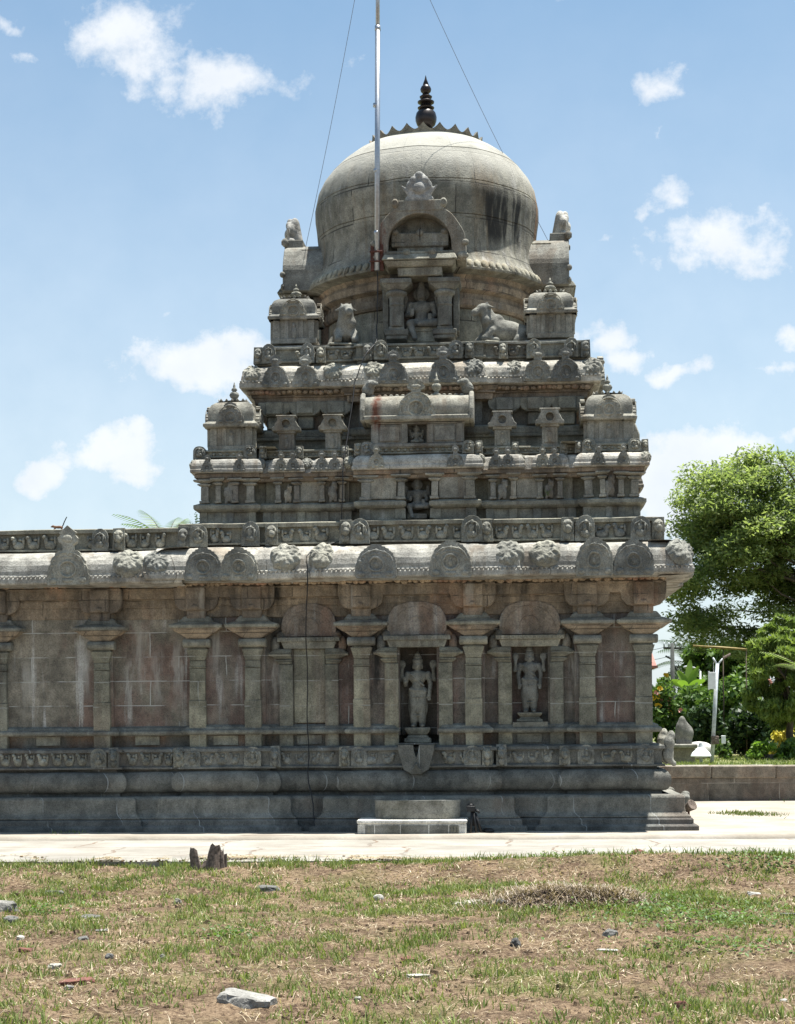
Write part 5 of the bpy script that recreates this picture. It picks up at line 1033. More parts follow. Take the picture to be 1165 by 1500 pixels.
ROCKS = [
 (362, 1474, .34, .13, .20, 'palerock', 'largest pale flat slab of stone lying near the bottom edge of the grass', True, .25), (613, 1432, .17, .04, .12, 'palerock', 'thin white flat stone in the grass right of the big slab', True, .3),
 (132, 1346, .17, .05, .16, 'rock', 'blue-grey flat stone in the grass on the left', True, .3), (146, 1364, .13, .03, .1, 'palerock', 'narrow greenish pale stone just below the blue-grey flat stone', True, .3),
 (393, 1289, .24, .09, .14, 'rock', 'long grey stone tilted in the grass below the tree stump', True, .3), (685, 1322, .30, .05, .16, 'palerock', 'wide flat buff stone in front of the soil mound', True, .3),
 (730, 1328, .16, .10, .12, 'rock', 'angular brown-grey stone beside the wide flat buff stone', False, .3), (556, 1318, .10, .07, .08, 'palerock', 'small whitish stone in the middle of the upper grass', False, .3),
 (115, 1440, .24, .05, .12, 'redrock', 'long brown broken tile at the lower left', True, .3), (101, 1450, .06, .04, .05, 'rock', 'small grey pebble beside the long brown tile', False, .3),
 (8, 1338, .24, .17, .2, 'rock', 'large dark grey stone at the left edge of the grass', False, .3), (16, 1354, .13, .10, .12, 'rock', 'smaller grey stone in front of the large one at the left edge', False, .3),
 (937, 1259, .17, .13, .15, 'redrock', 'round reddish-brown laterite lump at the pavement edge', False, .15), (894, 1374, .12, .10, .1, 'rock', 'brownish angular stone left of the green creeper patch', False, .3),
 (600, 1409, .14, .06, .1, 'redrock', 'flat brown tile piece above the thin white stone', True, .3), (122, 1378, .09, .05, .07, 'rock', 'dark grey stone below the blue-grey flat stone', False, .3),
 (38, 1398, .11, .07, .1, 'redrock', 'round dark red stone on the left', False, .3), (30, 1377, .07, .05, .06, 'palerock', 'small white stone above the round dark red stone', False, .3),
 (79, 1419, .10, .05, .08, 'palerock', 'pale cream stone above the long brown tile', False, .3), (261, 1324, .08, .07, .07, 'palerock', 'bright white chip of stone below the tree stump', False, .3),
 (238, 1405, .05, .05, .05, 'rock', 'small black pebble in the left middle of the grass', False, .3), (160, 1405, .07, .06, .06, 'rock', 'dark pebble between the pale cream stone and the small black pebble', False, .3),
 (80, 1298, .20, .06, .12, 'rock', 'dark flat stone near the pavement on the left', True, .3), (1104, 1299, .13, .07, .1, 'palerock', 'buff stone half buried at the upper right of the grass', True, .3),
 (1155, 1342, .13, .05, .1, 'rock', 'dark stone at the right edge of the grass', True, .3), (998, 1480, .09, .08, .08, 'redrock', 'dark round clod-like stone near the bottom right', False, .3),
 (890, 1395, .16, .04, .1, 'palerock', 'flat pale stone below the brownish angular stone', True, .3), (755, 1387, .09, .09, .08, 'rock', 'grey-brown upright stone in the middle right of the grass', False, .3),
 (525, 1466, .05, .04, .05, 'palerock', 'small white pebble near the bottom middle', False, .3), (1148, 1470, .06, .04, .05, 'palerock', 'small white pebble near the bottom right corner', False, .3),
]
for i, (px, py, w, h, d, mt, lab, fl_, sk) in enumerate(ROCKS): rock('stone' if mt != 'redrock' else ('brick_fragment' if fl_ else 'laterite_stone'), px, py, w, h, d, mt, lab, 'stone', sk, fl_, i+1, random.uniform(-.4, .4))
sl_ = G(492, 1274); m = MB(); m.box(-.5, .5, -.1, .35, -.12, .045, .02); o = m.build('kerb_slab', M['pave'], None, .02); o.location = (sl_.x, -5.05, -.16); o.rotation_euler = (0, rad(1), rad(-2)); tag(o, 'loose pale kerb slab sunk in the grass along the pavement edge', 'slab')
st = G(302, 1275); r = empty('tree_stump', tuple(st), 'broken dead tree stump of three jagged shards beside the pavement', 'stump')
m = MB()
for (dx, dy_, w, h, ln) in ((-.12, 0, .06, .23, -.02), (.08, .02, .085, .28, .03), (.03, .05, .10, .12, 0), (.17, .03, .04, .22, .0), (.20, .06, .028, .19, .02)):
    n = 9; v = []; f = []
    for j, tz in enumerate((-.1, .0, .35, .7, 1.0)):
        for i in range(n):
            a = 2*math.pi*i/n; k = w*(1.25-.55*tz)*(1+.35*noise.noise(Vector((a*1.3+dx*30, tz*2, 1)))); v.append((dx+ln*tz+k*math.cos(a), dy_+k*.7*math.sin(a), h*tz*(1+(.28*noise.noise(Vector((i*2.1+dx*9, 3, 3))) if j >= 3 else 0))))
    for j in range(4):
        for i in range(n): f.append((j*n+i, j*n+(i+1) % n, (j+1)*n+(i+1) % n, (j+1)*n+i))
    f.append(tuple(range(4*n, 5*n))); m.add(v, f)
o = m.build('stump_wood', M['deadwood'], None); o.parent = r

# ------------------------------------------------------------------ grass, straw and weeds (uncountable)
def blades(name, n, mat, hmin, hmax, wd, dens, lean, area=(-8.2, 8.6, -16.8, -4.75), flat=False):
    rng = np.random.default_rng(sum(map(ord, name))); V = []; F = []; k = 0; cnt = 0
    while cnt < n and k < n*12:
        k += 1; x = rng.uniform(area[0], area[1]); y = area[3]-(area[3]-area[2])*rng.random()
        if abs(x-CX*.8) > (y+DIST)*.33+.9+.2: continue
        if rng.random() > dens(x, y): continue
        z = gz(x, y)+(.012 if flat else -.003); h = rng.uniform(hmin, hmax); a = rng.uniform(0, 6.283); b = rng.uniform(0, 6.283); w = wd*rng.uniform(.6, 1.3)*(1+.3*(y > -9)); L = lean*rng.uniform(.3, 1.2)
        ca, sa = math.cos(a)*w, math.sin(a)*w; lx, ly = math.cos(b)*L*h, math.sin(b)*L*h; o = len(V)
        if flat: V += [(x-ca, y-sa, z), (x+ca, y+sa, z), (x+lx*3+ca*.5, y+ly*3+sa*.5, z+h*.5), (x+lx*3-ca*.5, y+ly*3-sa*.5, z+h*.5)]; F.append((o, o+1, o+2, o+3))
        else: V += [(x-ca, y-sa, z), (x+ca, y+sa, z), (x+lx*.4+ca*.8, y+ly*.4+sa*.8, z+h*.6), (x+lx*.4-ca*.8, y+ly*.4-sa*.8, z+h*.6), (x+lx, y+ly, z+h)]; F += [(o, o+1, o+2, o+3), (o+3, o+2, o+4)]
        cnt += 1
    m = MB(); m.v = V; m.f = F; m.sm = [True]*len(F); return tag(m.build(name, M[mat]), kind='stuff')
sm_ = lambda t: max(0.0, min(1.0, t))
def d_green(x, y):
    a = noise.noise(Vector((x*.75, y*.75, 20))); b = noise.noise(Vector((x*2.6, y*2.6, 30))); c = noise.noise(Vector((x*7, y*7, 40)))
    e = .18 if y > -5.6 else 0
    p = at(1010, 1340, -9); g = math.exp(-((x-p.x)/1.2)**2-((y+8.7)/1.1)**2)*.55
    return sm_((.19+a*.8+b*.85+c*.6+e+g*.4-(.25 if y < -11 and noise.noise(Vector((x*.5, y*.5, 3))) > .1 else 0))**1)*.95
def d_straw(x, y): return sm_(.36+noise.noise(Vector((x*.9, y*.9, 50)))*1.0+noise.noise(Vector((x*3.3, y*3.3, 60)))*.8)
blades('green_grass', 85000, 'grass', .02, .075, .0050, d_green, .75)
blades('grass_tufts', 9000, 'grass', .05, .13, .0042, lambda x, y: sm_((noise.noise(Vector((x*2.2, y*2.2, 80)))-.22)*4)*sm_(d_green(x, y)*2), .6)
blades('dry_grass', 13000, 'straw', .02, .07, .0036, lambda x, y: d_straw(x, y)*.9, 1.4)
blades('straw_litter', 30000, 'straw', .006, .022, .0048, d_straw, 1.2, flat=True)
def d_edge(x, y): return sm_(noise.noise(Vector((x*1.1, 2, 2)))*1.2+noise.noise(Vector((x*4, y*4, 2)))*.9+.05)
blades('pavement_edge_grass', 2600, 'grass', .03, .13, .005, d_edge, .5, (-8, 8.6, -5.6, -4.85))
def litter():
    rng = np.random.default_rng(77); V = []; F = []
    for _ in range(30000):
        y = -5.0+abs(rng.normal())*.45; x = rng.uniform(-8.5, 9)
        if y > -3.2 or noise.noise(Vector((x*.7, y*1.5, 91)))+noise.noise(Vector((x*3, y*3, 92)))*.6 < .12+(y+5)*.28: continue
        z = PZ+.012+(.02 if y < -4.6 else 0); a = rng.uniform(0, 6.28); l = rng.uniform(.01, .05); w = rng.uniform(.003, .007); ca, sa = math.cos(a), math.sin(a); o = len(V); t = rng.uniform(0, .012)
        V += [(x-ca*l+sa*w, y-sa*l-ca*w, z), (x+ca*l+sa*w, y+sa*l-ca*w, z+t), (x+ca*l-sa*w, y+sa*l+ca*w, z+t), (x-ca*l-sa*w, y-sa*l+ca*w, z)]; F.append((o, o+1, o+2, o+3))
    m = MB(); m.v = V; m.f = F; m.sm = [False]*len(F); tag(m.build('pavement_litter', M['straw']), kind='stuff')
    m = MB()
    for _ in range(900):
        y = -5.0+abs(rng.normal())*.35; x = rng.uniform(-8.5, 9)
        if noise.noise(Vector((x*.7, y*1.5, 91))) < (y+5)*.3: continue
        s = rng.uniform(.006, .02); m.ell((x, y, PZ+.008), (s*rng.uniform(.8, 1.6), s, s*.6), 5, 4)
    tag(m.build('pavement_grit', M['soil']), kind='stuff')
litter()
def heap():
    p = G(805, 1322); r = empty('dry_grass_heap', tuple(p), 'dark heap of dead grass and soil in the right middle of the grass', 'heap'); rng = np.random.default_rng(31)
    f_ = lambda x, y: .14*math.exp(-(x/.55)**2-(y/.32)**2)+.08*math.exp(-((x-.62)/.3)**2-((y+.15)/.25)**2)
    xs = np.arange(-1.1, 1.25, .04); ys = np.arange(-.7, .7, .04); v = []; nx = len(xs)
    for y in ys:
        for x in xs: h = f_(x, y); v.append((x, y, gz(p.x+x, p.y+y)-p.z+h-.03+min(1, h*9)*(.05*abs(noise.noise(Vector((x*9, y*9, 4))))+.03*noise.noise(Vector((x*20, y*20, 4))))))
    m = MB(); m.v = v; m.f = [(j*nx+i, j*nx+i+1, (j+1)*nx+i+1, (j+1)*nx+i) for j in range(len(ys)-1) for i in range(nx-1)]; m.sm = [True]*len(m.f); o = m.build('soil_mound', M['darksoil']); setpar(o, r); o.matrix_parent_inverse = Matrix(); 
    V = []; F = []
    for _ in range(3800):
        x, y = rng.normal()*.42, rng.normal()*.26
        if rng.random() < .3: x = .62+rng.normal()*.2; y = -.15+rng.normal()*.15
        z = gz(p.x+x, p.y+y)-p.z+f_(x, y); a = rng.uniform(0, 6.28); l = rng.uniform(.03, .12); w = .0035; ca, sa = math.cos(a), math.sin(a); t = rng.uniform(-.02, .07); o_ = len(V)
        V += [(x-sa*w, y+ca*w, z), (x+sa*w, y-ca*w, z), (x+ca*l+sa*w, y+sa*l-ca*w, z+t), (x+ca*l-sa*w, y+sa*l+ca*w, z+t)]; F.append((o_, o_+1, o_+2, o_+3))
    m = MB(); m.v = V; m.f = F; m.sm = [False]*len(F); o = m.build('dead_grass', M['deadgrass']); o.parent = r; o['kind'] = 'stuff'
M['darksoil'] = plain('dark_soil', (.065, .043, .032), .95, 0, .5, 14); M['deadgrass'] = leafmat('dead_grass', (.13, .10, .07), (.34, .27, .19), .15, 3)
heap()
# leafy creeper patch
def creeper():
    rng = np.random.default_rng(5); V = []; F = []
    for cx, cy, rx, ry, n in ((985, 1340, .9, .55, 520), (1050, 1352, .6, .4, 480), (940, 1322, .5, .3, 200), (1150, 1262, .9, .25, 500), (855, 1262, .8, .2, 300), (320, 1262, .2, .15, 120), (60, 1338, .25, .2, 150), (330, 1372, .35, .15, 150), (1070, 1390, .8, .3, 300)):
        p = G(cx, cy)
        for _ in range(n):
            x, y = p.x+rng.normal()*rx*.6, p.y+rng.normal()*ry*.8; 
            if y > -5.0: continue
            z = gz(x, y)+rng.uniform(.01, .09); a = rng.uniform(0, 6.28); t = rng.uniform(-.7, .7); s = rng.uniform(.012, .028); M_ = Matrix.Translation((x, y, z)) @ Matrix.Rotation(a, 4, 'Z') @ Matrix.Rotation(t, 4, 'X'); o = len(V)
            V += [tuple(M_ @ Vector(q)) for q in ((0, -s, 0), (s*.7, 0, .004), (0, s*1.3, 0), (-s*.7, 0, .004))]; F.append((o, o+1, o+2, o+3))
    m = MB(); m.v = V; m.f = F; m.sm = [False]*len(F); tag(m.build('weeds', M['leaf_shrub']), kind='stuff')
creeper()
def clods():
    rng = np.random.default_rng(9); m = MB()
    for _ in range(5200):
        y = rng.uniform(-16.5, -5.1); x = CX*.8+rng.uniform(-1, 1)*((y+DIST)*.33+.8)
        if noise.noise(Vector((x*1.2, y*1.2, 70))) < -.05: continue
        s = rng.uniform(.007, .026)*(1.7 if rng.random() < .10 else 1); z = gz(x, y); o = [(x+rng.normal()*s, y+rng.normal()*s, z+abs(rng.normal())*s*.9) for _ in range(5)]+[(x, y, z+s*1.2)]
        c = Vector((x, y, z)); b = [(x+s*math.cos(k*1.257+s*99)*rng.uniform(.7, 1.3), y+s*math.sin(k*1.257+s*99)*rng.uniform(.7, 1.3), z-.004) for k in range(5)]; t = [(x+(p[0]-x)*.6+rng.normal()*s*.12, y+(p[1]-y)*.6, z+s*rng.uniform(.6, 1.1)) for p in b]
        m.add(b+t, [(k, (k+1) % 5, 5+(k+1) % 5, 5+k) for k in range(5)]+[(5, 6, 7, 8, 9)])
    tag(m.build('soil_clods', M['soil']), kind='stuff')
clods()
# ------------------------------------------------------------------ the garden behind, on its raised terrace
GY = 7.9; GZ = .66
tag(MB().add([(-60, GY+.35, GZ), (120, GY+.35, GZ), (120, 56, GZ), (-60, 56, GZ)], [(0, 1, 2, 3)]).build('garden_lawn', M['garden']), kind='structure')
rw = empty('retaining_wall', (6, GY, 0), 'low brown stone retaining wall with a coping, behind the temple court on the right', 'wall')
m = MB(); m.box(-10, 40, GY+.03, GY+.4, -.05, .44); setpar(m.build('wall_body', M['retain'], None, .01), rw)
m = MB(); x = -10.0
while x < 40: w = random.uniform(1.0, 1.7); m.box(x+.006, x+w-.006, GY-.02, GY+.42, .44, .675, .008); x += w
setpar(m.build('coping', M['retain'], None, .015), rw)
def leaf_cloud(name, centers, n, size, mat, parent=None, aspect=1.8, droop=0.0, seed=0, up=.3):
    """many leaf faces spread through clumps; centers = (x,y,z,rx,ry,rz)"""
    rng = np.random.default_rng(seed+11); C_ = np.array(centers); vol = (C_[:, 3]*C_[:, 4]*C_[:, 5])**.75; idx = rng.choice(len(C_), n, p=vol/vol.sum())
    d = rng.normal(size=(n, 3)); d /= np.linalg.norm(d, axis=1)[:, None]; r = rng.random(n)**.42
    P = C_[idx, :3]+d*C_[idx, 3:6]*r[:, None]
    nr = rng.normal(size=(n, 3))+np.array([0, 0, up*2]); nr /= np.linalg.norm(nr, axis=1)[:, None]
    t = rng.normal(size=(n, 3))+np.array([0, 0, -droop*2.5]); t -= (t*nr).sum(1)[:, None]*nr; t /= np.linalg.norm(t, axis=1)[:, None]; b = np.cross(nr, t)
    s = size*rng.uniform(.55, 1.35, n)[:, None]; V = np.stack([P-t*s*aspect*.5, P+b*s*.5, P+t*s*aspect*.5, P-b*s*.5], 1).reshape(-1, 3)
    me = bpy.data.meshes.new(name); me.vertices.add(4*n); me.vertices.foreach_set('co', V.astype('f').ravel()); me.loops.add(4*n); me.loops.foreach_set('vertex_index', np.arange(4*n, dtype='i'))
    me.polygons.add(n); me.polygons.foreach_set('loop_start', np.arange(0, 4*n, 4, dtype='i')); me.polygons.foreach_set('loop_total', np.full(n, 4, dtype='i')); me.update(calc_edges=True); me.materials.append(M[mat])
    o = bpy.data.objects.new(name, me); COL.objects.link(o)
    if parent: setpar(o, parent)
    return o
def flowers(name, centers, n, size, mat, parent, seed):
    rng = np.random.default_rng(seed); m = MB()
    for _ in range(n):
        c = centers[rng.integers(len(centers))]; d = rng.normal(size=3); d[1] = -abs(d[1]); d /= np.linalg.norm(d); p = np.array(c[:3])+d*np.array(c[3:6])*1.0
        for k in range(5):
            a = k*1.257+rng.random(); M_ = Matrix.Translation(p) @ Matrix.Rotation(a, 4, 'Y') @ Matrix.Rotation(.5, 4, 'X'); s = size*rng.uniform(.7, 1.2); m.add([(0, 0, 0), (s*.4, -.02, s*.6), (0, -.03, s), (-s*.4, -.02, s*.6)], [(0, 1, 2, 3)], False, M_)
    o = m.build(name, M[mat]); setpar(o, parent); return o
def shrub(name, px, py_top, py_bot, wpx, Y, mat, label, n, size, seed, cat='shrub', flower=None, lumps=9, grp=None, droop=.1):
    b = at(px, py_bot, Y); t = at(px, py_top, Y); w = wpx*(Y+DIST)/FPX; H = t.z-GZ; rng = random.Random(seed); r = empty(name, (b.x, Y, GZ), label, cat, grp)
    cs = []
    for i in range(lumps):
        k = (i+.5)/lumps; z = GZ+H*(.12+.72*k); hw = w/2*(1-.45*k)*.9; s = rng.uniform(.16, .34)*min(w, H*1.3); x = b.x+rng.uniform(-1, 1)*max(.01, hw-s*.5); z = min(z, t.z-s*.6); cs.append((x, Y+rng.uniform(-.35, .35)*w*.6, z, s, s, s*.8))
    cs.append((b.x, Y, t.z-w*.14, w*.14, w*.14, w*.14))
    leaf_cloud('foliage', cs, n, size, mat, r, 1.9, droop, seed)
    m = MB()
    for i in range(5): c = cs[rng.randrange(len(cs))]; m.tube([(b.x+rng.uniform(-.1, .1), Y, GZ-.02), ((b.x+c[0])/2+rng.uniform(-.1, .1), Y, (GZ+c[2])/2), (c[0], c[1], c[2])], .03, 6, .012)
    setpar(m.build('stem', M['bark'], None), r)
    if flower: 
        for j, (fm, fn, fs) in enumerate(flower): flowers('flower', cs[len(cs)//3:], fn, fs, fm, r, seed+j)
    return r
shrub('flowering_shrub', 975, 990, 1105, 75, 15, 'leaf_shrub', 'bright green flowering shrub with yellow and pink blooms next to the temple corner', 4200, .075, 1, flower=[('flower_yellow', 14, .10), ('flower_pink', 10, .09)], lumps=12)
shrub('flowering_shrub', 1015, 1003, 1105, 85, 18, 'leaf_shrub', 'green shrub with scattered red flowers behind the upright stone', 5000, .08, 2, flower=[('flower_red', 4, .09)], lumps=13)
shrub('hibiscus_shrub', 1078, 985, 1105, 90, 19, 'leaf_shrub', 'tall leafy hibiscus with red flowers to the right of the white lamp pole', 5200, .085, 3, flower=[('flower_red', 7, .09)], lumps=14)
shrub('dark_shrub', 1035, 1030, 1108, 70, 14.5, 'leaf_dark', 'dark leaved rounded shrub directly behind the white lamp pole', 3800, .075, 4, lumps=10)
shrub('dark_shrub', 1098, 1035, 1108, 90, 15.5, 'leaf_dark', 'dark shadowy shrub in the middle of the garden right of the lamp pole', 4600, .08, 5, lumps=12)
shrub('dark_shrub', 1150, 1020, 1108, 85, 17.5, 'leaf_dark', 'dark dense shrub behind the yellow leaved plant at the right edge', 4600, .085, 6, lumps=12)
shrub('variegated_shrub', 1147, 1052, 1098, 46, 14.0, 'leaf_yellow', 'bushy plant with pale yellow leaves at the right edge of the garden', 420, .075, 7, lumps=6)
shrub('low_plant', 1120, 1085, 1109, 60, 12.2, 'leaf_lime', 'low spreading bright green plant on the lawn at the right', 700, .07, 8, 'plant', lumps=6)
shrub('low_plant', 1160, 1082, 1108, 40, 12.4, 'leaf_shrub', 'low green plant at the far right edge of the lawn', 500, .07, 9, 'plant', lumps=5)
shrub('low_plant', 1062, 1083, 1104, 34, 13.2, 'leaf_shrub', 'low bluish-green plant at the foot of the dark shrubs', 420, .06, 10, 'plant', lumps=5)
# lawn
def lawn():
    rng = np.random.default_rng(3); V = []; F = []
    for _ in range(9000):
        y = GY+.45+rng.random()**1.6*8; x = rng.uniform(3.2, 9.5)+(y-GY)*.12; h = rng.uniform(.03, .09); a = rng.uniform(0, 6.28); w = .009; o = len(V); lx, ly = rng.normal(0, .03, 2)
        if noise.noise(Vector((x*1.1, y*1.1, 5))) < -.15: continue
        V += [(x-w*math.cos(a), y-w*math.sin(a), GZ), (x+w*math.cos(a), y+w*math.sin(a), GZ), (x+lx, y+ly, GZ+h)]; F.append((o, o+1, o+2))
    m = MB(); m.v = V; m.f = F; m.sm = [False]*len(F); tag(m.build('lawn_grass', M['grass']), kind='stuff')
    V = []; F = []
    for px, py, n in ((1085, 1192, 260), (1112, 1194, 160), (1150, 1172, 70), (118, 1219, 60)):
        p = at(px, py, 0); d = ray(px, py); k = -EYE/d.z; p = Vector((CX+d.x*k, -DIST+d.y*k, 0))
        for _ in range(n):
            x, y = p.x+rng.normal()*.22, p.y+rng.normal()*.25; h = rng.uniform(.02, .07); o = len(V); lx = rng.normal(0, .03); V += [(x-.007, y, 0), (x+.007, y, 0), (x+lx, y, h)]; F.append((o, o+1, o+2))
    m = MB(); m.v = V; m.f = F; m.sm = [False]*len(F); tag(m.build('court_grass', M['grass']), kind='stuff')
lawn()
# low garden kerb, stone bench with upright stone, pale boulder
q = at(1105, 1103, 13.4); o = MB().box(q.x-.2, q.x+4.5, 13.3, 13.5, GZ-.05, GZ+.10).build('garden_kerb', M['retain'], None, .01); tag(o, 'low stone edging at the back of the lawn below the dark shrubs', 'edging')
bx0, bx1 = at(940, 1090, 10.6).x, at(1021, 1090, 10.6).x; bz = at(985, 1090, 10.6).z
bn = empty('stone_bench', ((bx0+bx1)/2, 10.7, GZ), 'low stone bench slab behind the right corner of the temple, carrying an upright stone', 'bench')
setpar(MB().box(bx0, bx1, 10.45, 11.15, bz-.09, bz).build('seat', M['speckle'], None, .015), bn); setpar(MB().box(bx0+.05, bx1-.04, 10.52, 11.1, GZ-.02, bz-.09).build('plinth', M['retain'], None, .01), bn)
ns = at(1002, 1089, 10.75); w = (25+DIST*0)/FPX*35.7; pr = sdf([('e', (0, 0, .20), (.185, .09, .22)), ('e', (-.03, 0, .36), (.13, .08, .15)), ('e', (-.035, 0, .50), (.065, .06, .09)), ('e', (.09, -.0, .24), (.10, .09, .14)), ('e', (0, 0, .04), (.16, .10, .07)), ('e', (-.06, -.05, .3), (.05, .06, .12))], .014, .04)
o = pr.build('upright_stone', M['rock'], None); o.location = (ns.x, 10.75, bz-.01); tag(o, 'pointed upright carved grey stone standing on the stone bench', 'stone')
rb = sdf([('e', (0, 0, .12), (.25, .2, .17)), ('e', (.12, .05, .14), (.18, .15, .13)), ('e', (-.12, 0, .10), (.14, .14, .11))], .025, .05); q = at(1022, 1101, 12.6); o = rb.build('boulder', M['white'], None); o.location = (q.x, 12.6, GZ+.06); o.scale = (1.15, 1, 1.2); tag(o, 'whitewashed boulder between the upright stone and the lamp pole', 'boulder')
# white dome lamp on the grass
q = at(1027, 1111, 9.3); r = empty('garden_lamp', (q.x, 9.3, GZ), 'white dome-shaped lamp with a grey cap sitting low on the lawn', 'lamp')
m = MB(); m.lathe([(.03, .34), (.06, .335), (.10, .30), (.17, .24), (.205, .17), (.20, .155), (.04, .20)], 24); o = m.build('lamp_shade', M['paint_white'], None, 0, 40); o.parent = r
m = MB(); m.lathe([(.002, .43), (.03, .43), (.04, .40), (.045, .36), (.06, .335), (.002, .335)], 14); o = m.build('lamp_cap', M['paint_grey'], None, 0, 40); o.parent = r
m = MB(); m.lathe([(.05, -.02), (.05, .0), (.03, .02), (.03, .22)], 10); o = m.build('lamp_post', M['paint_grey'], None, 0, 40); o.parent = r
# leaning white pole with switch boxes
Yl = 10.0; p0, p1 = at(1043, 1118, Yl), at(1051, 972, Yl); r = empty('lamp_pole', (p0.x, Yl, GZ), 'leaning whitish metal pole with hanging white lamp housing and switch box on the lawn', 'pole')
D = p1-Vector((p0.x, Yl, GZ)); B0 = Vector((p0.x, Yl, GZ)); f_ = lambda t: B0+D*t
def kid(m, n, mat, bv=0, ang=None): o = m.build(n, M[mat], None, bv, ang); setpar(o, r); return o
m = MB(); m.tube([f_(-.01), f_(1.0)], .040, 12); kid(m, 'pole_tube', 'paint_grey')
m = MB(); m.tube([f_(.985), f_(1.0)+Vector((-.09, 0, .12))], .022, 8); m.tube([f_(.985), f_(1.0)+Vector((.11, 0, .10))], .018, 8); kid(m, 'arm', 'paint_grey')
m = MB(); c = at(1065, 961, Yl); m.xprism([(-.04, c.z-.03), (.04, c.z-.03), (.05, c.z+.0), (.02, c.z+.03), (-.02, c.z+.03), (-.05, c.z)], c.x-.08, c.x+.07); m.v = [(x, y+Yl, z+(x-c.x)*.5) for x, y, z in m.v]; kid(m, 'lamp_head', 'deadwood', .006)
m = MB(); c = at(1043, 997, Yl); m.box(c.x-.065, c.x+.065, Yl-.10, Yl+.03, c.z-.17, c.z+.17, .003); m.box(c.x-.075, c.x-.055, Yl-.11, Yl+.03, c.z-.18, c.z+.19); m.tube([(c.x+.03, Yl-.04, c.z+.17), (c.x+.03, Yl-.04, c.z+.37)], .004, 5); kid(m, 'lamp_housing', 'paint_white', .012)
m = MB(); c = at(1047, 1084, Yl); m.box(c.x-.075, c.x+.075, Yl-.14, Yl-.04, c.z-.085, c.z+.085); m.box(c.x-.04, c.x+.04, Yl-.15, Yl-.13, c.z-.05, c.z+.04); kid(m, 'switch_box', 'deadwood', .008)
m = MB(); c = at(1059, 1083, Yl); m.box(c.x-.045, c.x+.04, Yl-.12, Yl-.09, c.z-.09, c.z+.08); kid(m, 'notice_plate', 'paint_white', .004)
# weeping feathery tree at the right
sc = lambda px, Y: px*(Y+DIST)/FPX
def tree(name, px, Y, zc, R, label, mat, nclump, n, size, seed, trunk_h, tr, mode='round', zrange=None, droop=.25, limbs=8, grp=None, up=.3, gap=.0, toff=0.0, asp=2.0, extra=()):
    b = at(px, 1100, Y); rng = random.Random(seed); r = empty(name, (b.x, Y, GZ if Y < 50 else -.3), label, 'tree', grp); z0 = r.location.z
    cs = []; k = 0
    while len(cs) < nclump and k < 5000:
        k += 1; d = Vector((rng.gauss(0, 1), rng.gauss(0, 1), rng.gauss(0, 1))).normalized()*(rng.random()**.38); q = Vector((b.x+d.x*R[0], Y+d.y*R[1], zc+d.z*R[2]))
        if noise.noise(q*.35+Vector((seed, 0, 0))) < -.12+gap: continue
        s = rng.uniform(.08, .19)*R[0]; cs.append((q.x, q.y, q.z, s*1.2, s*1.2, s*.6))
    for (ex, ey, er) in extra: q = at(ex, ey, Y+rng.uniform(-1.5, 1)); cs.append((q.x, q.y, q.z, sc(er, Y), sc(er, Y), sc(er, Y)*.6))
    leaf_cloud('crown', cs, n, size, mat, r, asp, droop, seed, up); b.x += toff
    m = MB(); top = Vector((b.x-toff*.3, Y, zc-R[2]*.25)); m.tube([(b.x+.1, Y, z0-.1), (b.x-.05, Y, z0+trunk_h*.5), (b.x, Y, z0+trunk_h), top], tr, 12, tr*.5)
    for i in range(limbs):
        c = Vector(rng.choice(cs)[:3]); s = Vector((b.x, Y, z0+trunk_h*rng.uniform(.75, 1.1))).lerp(top, rng.random()*.6); md = s.lerp(c, .5)+Vector((rng.uniform(-.1, .1), rng.uniform(-.1, .1), rng.uniform(-.02, .16)))*R[0]
        m.tube([s, s.lerp(md, .5)+Vector((0, 0, .05*R[0])), md, md.lerp(c, .6)+Vector((rng.uniform(-.05, .05), 0, rng.uniform(-.06, .03)))*R[0], c], tr*.42, 8, tr*.06)
        for _ in range(3):
            c2 = Vector(min(rng.sample(cs, min(8, len(cs))), key=lambda e: (Vector(e[:3])-md).length)[:3]); m.tube([md, md.lerp(c2, .5)+Vector((0, 0, .03*R[0])), c2], tr*.16, 6, tr*.04)
    setpar(m.build('trunk', M['bark'], None), r); return r
sc = lambda px, Y: px*(Y+DIST)/FPX
tree('rain_tree', 1150, 27, ZA(815, 27, 1110), (sc(192, 27), sc(130, 27), sc(160, 27)), 'huge spreading tree with feathery green leaves rising behind the garden on the right', 'leaf_tree', 400, 125000, .062, 21, 2.6, .20, droop=.3, limbs=30, gap=-.02, toff=3.0, asp=2.6, up=.9, extra=[(985, 905, 20), (1000, 935, 17), (1030, 925, 22), (1060, 945, 24), (1095, 925, 24), (1130, 935, 26), (1010, 890, 22), (1050, 900, 24), (1085, 960, 20), (1120, 900, 26), (990, 870, 20), (1150, 900, 26), (1025, 950, 16), (1150, 685, 24), (1168, 690, 28), (1128, 692, 20), (1168, 740, 30), (1100, 705, 18), (1172, 800, 32), (1085, 715, 18), (1160, 670, 20), (1140, 668, 16)])
tree('feathery_tree', 1160, 13, ZA(985, 13, 1150), (sc(66, 13), sc(50, 13), sc(85, 13)), 'lime-green tree with fine drooping feathery foliage at the right edge of the garden', 'leaf_feather', 110, 38000, .042, 33, 1.1, .10, droop=1.0, limbs=14, up=.0, asp=4.5)
tree('broad_tree', 1085, 34, ZA(985, 34, 1085), (sc(85, 34), sc(60, 34), sc(52, 34)), 'dark green tree low behind the red-roofed shed', 'leaf_shrub', 70, 14000, .15, 44, 1.2, .25, limbs=10)
